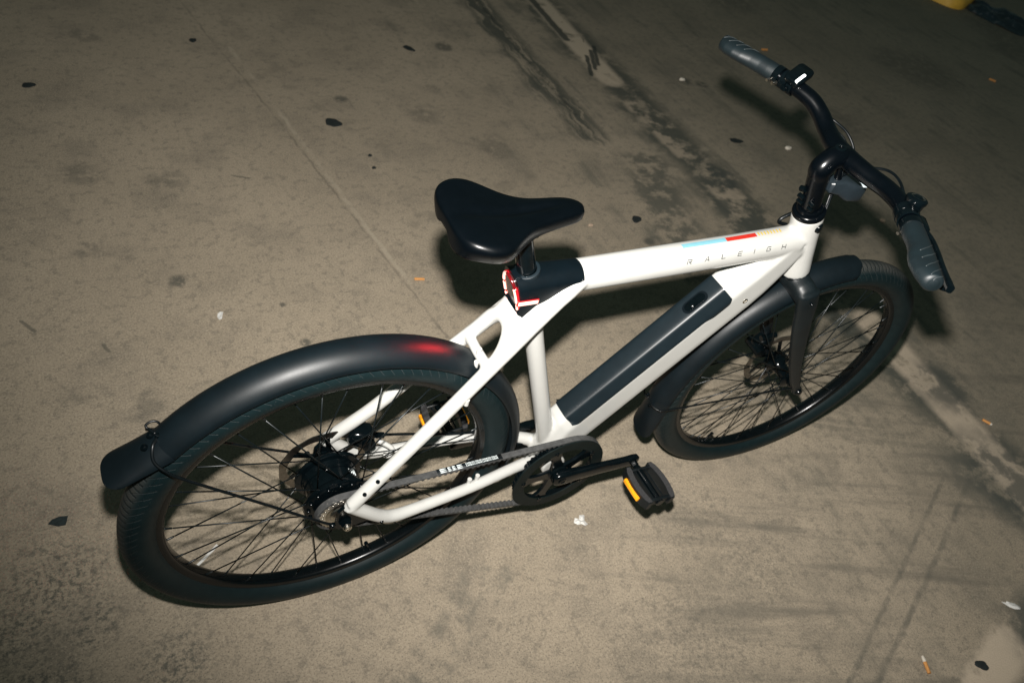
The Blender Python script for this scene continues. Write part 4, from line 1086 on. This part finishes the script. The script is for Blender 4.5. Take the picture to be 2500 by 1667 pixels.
for (x0, w_) in ((.178, .012), (.1935, .006), (.2025, .006), (.212, .010)):
    b2 = MB()
    for r_ in range(3):
        b2.box(belt_at(x0+w_/2)+V((0, .0036-.0034*r_, 0))+nU*.0002, tU, (0, 1, 0), nU, w_/2, .0010, .00012)
    b2.build('belt_print', M_print, belt)
# chainring
ring_ = empty('chainring', (0, 0, 0), bike)
def annulus(mb, c, y0, y1, r0, r1, n=96, teeth=0, td=0):
    v = []; f = []
    for i in range(n):
        t = 2*pi*i/n; rr_ = r1-(td if teeth and (i*teeth*2//n) % 2 else 0)
        for r, y in ((r0, y0), (rr_, y0), (rr_, y1), (r0, y1)): v.append(c+V((cos(t)*r, y, sin(t)*r)))
    for i in range(n):
        a = 4*i; b_ = 4*((i+1) % n)
        for j in range(4): f.append((a+j, a+(j+1) % 4, b_+(j+1) % 4, b_+j))
    mb.add(v, f)
mb = MB(); annulus(mb, BB, -.0595, -.0570, .0790, .1035); mb.build('guard_ring', M_guard, ring_, ang=40)
mb = MB(); annulus(mb, BB, -.0545, -.0435, .0840, .0985, 220, 55, .0036); mb.build('toothed_ring', M_gloss, ring_, ang=30)
mb = MB()
for k in range(5):
    t = radians(90+72*k+18); d = V((cos(t), 0, sin(t))); n2 = V((-sin(t), 0, cos(t)))
    rows = []
    for r, w_ in ((.018, .017), (.034, .0125), (.050, .0105), (.066, .013), (.078, .021), (.086, .024)):
        rows.append([BB+d*r+n2*s*w_+V((0, y, 0)) for s, y in ((-1, -.0535), (-.8, -.0565), (.8, -.0565), (1, -.0535), (1, -.0505), (-1, -.0505))])
    mb.rings(rows)
    
mb.lathe([(-.060, 0), (-.060, .020), (-.056, .0235), (-.049, .0235), (-.049, 0)], BB, (0, 1, 0), 40)
mb.build('spider', M_gloss, ring_, ang=35)
for k in range(5):
    t = radians(90+72*k+18); b2 = MB(); bolt_mb(b2, BB+V((cos(t)*.0815, -.0595, sin(t)*.0815)), (0, -1, 0), .005, .0022); b2.build('ring_bolt', M_gloss, ring_, ang=40)
# cranks and pedals
def crank(s, end, name):
    y0, y1 = s*.0665, s*.0800
    A = V((BB.x, y0, BB.z)); B = V((end[0], y1, end[1])); d = (B-A); d.y = 0; d.normalize(); n2 = V((-d.z, 0, d.x)); rows = []
    for q, w_, th, xx in ((-.0175, .009, .006, 0), (-.014, .0145, .0085, 0), (-.004, .0180, .0110, 0), (.012, .0178, .0110, 0), (.035, .0155, .0090, 0), (.09, .0140, .0078, 0), (.15, .0135, .0072, 0), (.168, .0145, .0078, 0), (.180, .0120, .0070, 0), (.1845, .007, .0045, 0)):
        yy = y0+(y1-y0)*max(0, min(1, q/.17)); c = V((BB.x, yy, BB.z))+d*q
        rows.append(sring(c, n2, (0, 1, 0), w_, th, 24, 4.0))
    mb = MB(); mb.rings(rows); o = mb.build('crank_arm', M_gloss, bike, ang=50)
    b2 = MB(); b2.lathe([(0, .0095), (.0015, .0092), (.0022, .0075), (.0022, .0045), (-.001, .0042), (-.001, 0)], V((BB.x, y0+s*.0108, BB.z)), (0, s, 0), 24); b2.build('crank_bolt', M_gloss, o, ang=35)
    return o
E1 = (.6235, .2730); E2 = (.2865, .2570)
cr = crank(-1, E1, 'r'); clf = crank(1, E2, 'l')
def pedal(s, e, tilt):
    root = empty('pedal', (e[0], s*.088, e[1]), bike)
    root.rotation_euler = (0, tilt, 0)
    mb = MB(); mb.cyl((0, s*-.002, 0), (0, s*.008, 0), .0078, 6); mb.tube([(0, s*.008, 0), (0, s*.014, 0), (0, s*.10, 0)], [.0066, .0082, .0070], 20); mb.cyl((0, s*.10, 0), (0, s*.1035, 0), .0088, 20); mb.build('pedal_axle', M_gloss, root, ang=40)
    mb = MB()
    mb.box((0, s*.020, 0), (1, 0, 0), (0, 1, 0), (0, 0, 1), .036, .0030, .0085, .0015); mb.box((0, s*.096, 0), (1, 0, 0), (0, 1, 0), (0, 0, 1), .030, .0035, .0085, .0015)
    mb.box((.0135, s*.058, 0), (1, 0, 0), (0, 1, 0), (0, 0, 1), .0018, .040, .0045); mb.box((-.0135, s*.058, 0), (1, 0, 0), (0, 1, 0), (0, 0, 1), .0018, .040, .0045)
    mb.build('pedal_body', M_pedal, root, ang=40)
    for q in (-1, 1):
        rows = []
        for j in range(11):
            u = j/10; y = s*(.012+.092*u); x0 = .029*q; bow = .008*(1-(2*u-1)**2)*q; wd = .0072*(1 if .08 < u < .92 else .7)
            rows.append([V((x0+bow-wd, y, -.010)), V((x0+bow+wd, y, -.010)), V((x0+bow+wd, y, .010)), V((x0+bow-wd, y, .010))])
        mb = MB(); mb.rings(rows); pl = mb.build('tread_plate', M_pedal, root, ang=40)
        for zz in (-1, 1):
            rows = []
            for j in range(11):
                u = j/10; y = s*(.014+.088*u); x0 = .029*q; bow = .008*(1-(2*u-1)**2)*q; wd = .0066*(1 if .08 < u < .92 else .65)
                rows.append([V((x0+bow-wd, y, zz*.0100)), V((x0+bow+wd, y, zz*.0100)), V((x0+bow+wd, y, zz*.0114)), V((x0+bow-wd, y, zz*.0114))])
            mb = MB(); mb.rings(rows); mb.build('grip_tape', M_griptape, pl, ang=40)
        mb = MB(); mb.box((.0447*q, s*.058, -.0010), (0, 1, 0), (0, 0, 1), (1, 0, 0), .0255, .0048, .0030, .0008); mb.build('pedal_reflector', M_orange, pl, ang=40)
    return root
pedal(-1, E1, radians(6)); pedal(1, E2, radians(-4))
# kickstand folded along the far chain stay
ks = MB().rings(stube([(.395, .050, .290), (.34, .066, .288), (.25, .078, .292), (.12, .084, .300)], [.008, .007, .0065, .006], 6, 14)).build('kickstand', M_gloss, bike)
mb = MB(); mb.box((.40, .036, .285), (1, 0, 0), (0, 1, 0), (0, 0, 1), .022, .020, .012, .003); mb.build('kickstand_mount', M_gloss, ks, ang=40)
mb = MB(); mb.cyl((.105, .0845, .3005), (.135, .083, .2985), .0085, 14); mb.build('rubber_foot', M_grip, ks, ang=40)

# ================================================================== litter on the floor
def blob_obj(name, x, y, r, h, m_, seed, asp=1.0, rot=0.0, irr=.18, n=22):
    rnd = random.Random(seed); ph = [rnd.random()*6.28 for _ in range(5)]
    def rad(t): return r*(1+irr*(sin(2*t+ph[0])*.5+sin(3*t+ph[1])*.45+sin(5*t+ph[2])*.3+sin(7*t+ph[3])*.15))
    rows = []
    for q, z in ((1.0, 0.0), (.97, .45), (.82, .85), (.5, 1.0), (.02, 1.02)):
        row = []
        for i in range(n):
            t = 2*pi*i/n; a, b_ = rad(t)*q*cos(t), rad(t)*q*sin(t)*asp
            row.append(V((a*cos(rot)-b_*sin(rot), a*sin(rot)+b_*cos(rot), h*z*(1+.25*sin(4*t+ph[4])*q))))
        rows.append(row)
    mb = MB(); mb.rings(rows); o = mb.build(name, m_); o.location = (x, y, .0008); return o
GUM = [(.540, 1.722, .030, .95, 'black round gum spot left of the saddle, largest on the floor'),
       (-.403, 2.040, .020, .9, 'black gum spot near the left edge of the picture'),
       (.172, 2.360, .017, .8, 'small dark gum spot at the upper left, above the floor joint'),
       (1.049, 2.288, .028, .7, 'dark gum spot just left of the striped skid mark'),
       (2.273, 1.421, .032, .65, 'dark gum spot between the saddle nose and the stem'),
       (1.440, .986, .024, .7, 'dark gum spot just right of the saddle nose'),
       (.594, 1.424, .008, 1, 'tiny dark crumb above the saddle back'),
       (.605, 1.500, .008, 1, 'tiny dark crumb, upper one of the pair above the saddle back'),
       (1.3345, -.6985, .016, .75, 'dark flattened gum spot at the lower right corner')]
for i, (x, y, r, asp, lab) in enumerate(GUM):
    tag(blob_obj('gum_spot', x, y, r, .0022, M_gum, 10+i, asp, i*.7), lab, 'gum spot', 'dark gum spots on the floor')
def butt(x, y, ang, L1, L2, r, lab, m2=M_tobac):
    root = empty('cigarette_butt', (x, y, r)); root.rotation_euler = (0, 0, ang)
    rows = tube_rings([(0, 0, 0), (L1*.5, 0, 0), (L1, 0, 0)], [r*.96, r, r], 14); MB().rings(rows).build('filter', M_filter, root, ang=45)
    if L2: MB().rings(tube_rings([(L1, 0, 0), (L1+L2*.6, 0, 0), (L1+L2, 0, 0)], [r*.98, r*.92, r*.55], 14)).build('paper_end', m2, root, ang=45)
    return tag(root, lab, 'cigarette butt', 'cigarette butts on the floor')
butt(1.184, -.661, atan2(.035, .016), .025, .014, .0042, 'orange cigarette butt with white end at the lower right')
butt(.550, .836, atan2(.008, -.032), .030, .0, .0042, 'short tan cigarette butt left of the tail light')
butt(2.040, -.154, atan2(-.024, .014), .024, .006, .0042, 'orange cigarette butt on the worn line at the right edge')
butt(3.128, 2.252, atan2(-.005, .04), .036, .0, .006, 'tan cigarette butt beside the left handlebar grip')
butt(4.72, 1.86, atan2(-.035, .022), .040, .0, .006, 'orange cigarette butt near the right edge, above the right grip')
def scrap(x, y, pts, h, lab, seed):
    rnd = random.Random(seed); n = len(pts); cx = sum(p[0] for p in pts)/n; cy = sum(p[1] for p in pts)/n
    v = [V((p[0], p[1], .001+rnd.random()*h)) for p in pts]+[V((cx+(p[0]-cx)*.5, cy+(p[1]-cy)*.5, h*(.6+rnd.random()))) for p in pts]+[V((cx, cy, h*.7))]
    f = []
    for i in range(n): j = (i+1) % n; f += [(i, j, n+j, n+i), (n+i, n+j, 2*n)]
    o = mobj('paper_scrap', v, f, M_paper, smooth=False); md = o.modifiers.new('t', 'SOLIDIFY'); md.thickness = .0006; o.location = (x, y, .0006)
    return tag(o, lab, 'paper scrap', 'white paper scraps on the floor')
scrap(.596, -.053, [(-.016, .002), (-.008, .012), (.001, .006), (.006, .015), (.018, .011), (.013, .0), (.016, -.012), (.006, -.016), (.0, -.007), (-.009, -.006)], .006, 'crumpled white paper scrap below the crank', 3)
scrap(1.550, -.627, [(-.018, .020), (-.010, .012), (-.004, .016), (.006, .010), (.016, .004), (.020, -.010), (.010, -.014), (-.004, -.008), (-.014, .002)], .007, 'crumpled white paper scrap at the right edge', 4)
scrap(-.041, .813, [(-.004, -.014), (.004, -.012), (.008, .002), (.012, .011), (.004, .014), (-.003, .008), (-.006, -.002)], .003, 'small white paper scrap above the rear fender', 5)
mb = MB(); mb.box((0, 0, .0008), (1, 0, 0), (0, 1, 0), (0, 0, 1), .032, .0028, .0007); o = mb.build('paper_strip', M_paper, smooth=False); o.location = (-.205, .131, 0); o.rotation_euler = (0, 0, atan2(.028, .038)); tag(o, 'thin white paper strip seen through the rear wheel spokes', 'paper strip')
pl = [(-.019, .004), (-.010, .011), (.004, .012), (.018, .007), (.014, -.003), (.009, -.012), (-.004, -.009)]
mb = MB(); mb.prism(pl, (0, 0, .0004), (1, 0, 0), (0, 1, 0), 0, .0012); o = mb.build('rubber_chip', M_leaf, smooth=False); o.location = (-.454, .299, 0); o.rotation_euler = (.03, .02, .15); tag(o, 'dark flat chip of rubber left of the rear wheel', 'rubber chip')
tag(blob_obj('pebble', 2.512, 1.329, .016, .011, M_tobac, 41, .7), 'pale pebble left of the stem', 'pebble', 'small pebbles')
tag(blob_obj('pebble', 2.572, .784, .014, .008, M_stone, 42, .7), 'reddish pebble behind the right brake lever', 'pebble', 'small pebbles')
tag(blob_obj('pebble', 1.238, .984, .010, .006, M_stone, 43, .6), 'tiny tan pebble above the saddle nose', 'pebble', 'small pebbles')
tag(blob_obj('pebble', 2.345, 1.955, .015, .010, M_tobac, 44, .7), 'pale pebble inside the dark hooked stain', 'pebble', 'small pebbles')
# yellow wheel stop just entering the frame, and a crumpled dark film
ys = MB(); prof = []
yc = V((5.74, 3.16, 0)); e1 = V((.93, .36, 0)).normalized(); e2 = V((-.36, .93, 0)).normalized()
def ysr(k, h):
    out = []
    for sx, sy, a0 in ((1, 1, 0), (-1, 1, pi/2), (-1, -1, pi), (1, -1, 3*pi/2)):
        for i in range(7):
            a = a0+pi/2*i/6; out.append(yc+e1*(sx*(.24-.12)+cos(a)*(.12-k))+e2*(sy*(.26-.12)+sin(a)*(.12-k))+V((0, 0, h)))
    return out
ys.rings([ysr(0, 0), ysr(.004, .05), ysr(.02, .075), ysr(.06, .085)]); yo = ys.build('floor_bumper', M_ystop, ang=60); tag(yo, 'yellow plastic floor bumper cut off by the top edge', 'bumper')
rnd = random.Random(5); nx, ny = 22, 22; v = []; f = []
from mathutils import noise as mnoise
for i in range(nx+1):
    for j in range(ny+1):
        a, b_ = i/nx*2-1, j/ny*2-1
        rr_ = sqrt(a*a+b_*b_); k = max(0, 1-rr_**2)
        x, y = a*.20, b_*.42
        h = .004+k*.07*(.35+.65*abs(mnoise.noise(V((a*2.2, b_*3.1, .3)))*1.8))+.012*k*mnoise.noise(V((a*7, b_*8, 2)))
        v.append(V((x+.03*mnoise.noise(V((a*2, b_*2, 9))), y+.05*mnoise.noise(V((a*2, b_*2, 4))), max(.002, h))))
for i in range(nx):
    for j in range(ny):
        a, b_ = (i+.5)/nx*2-1, (j+.5)/ny*2-1
        if a*a+b_*b_ < .95+.15*mnoise.noise(V((a*3, b_*3, 1))):
            k = i*(ny+1)+j; f.append((k, k+ny+1, k+ny+2, k+1))
o = mobj('plastic_sheet', v, f, M_bag, smooth=False); o.location = (5.98, 2.72, 0); o.rotation_euler = (0, 0, .25); md = o.modifiers.new('t', 'SOLIDIFY'); md.thickness = .002
tag(o, 'crumpled dark plastic sheet in the top right corner', 'plastic sheet')
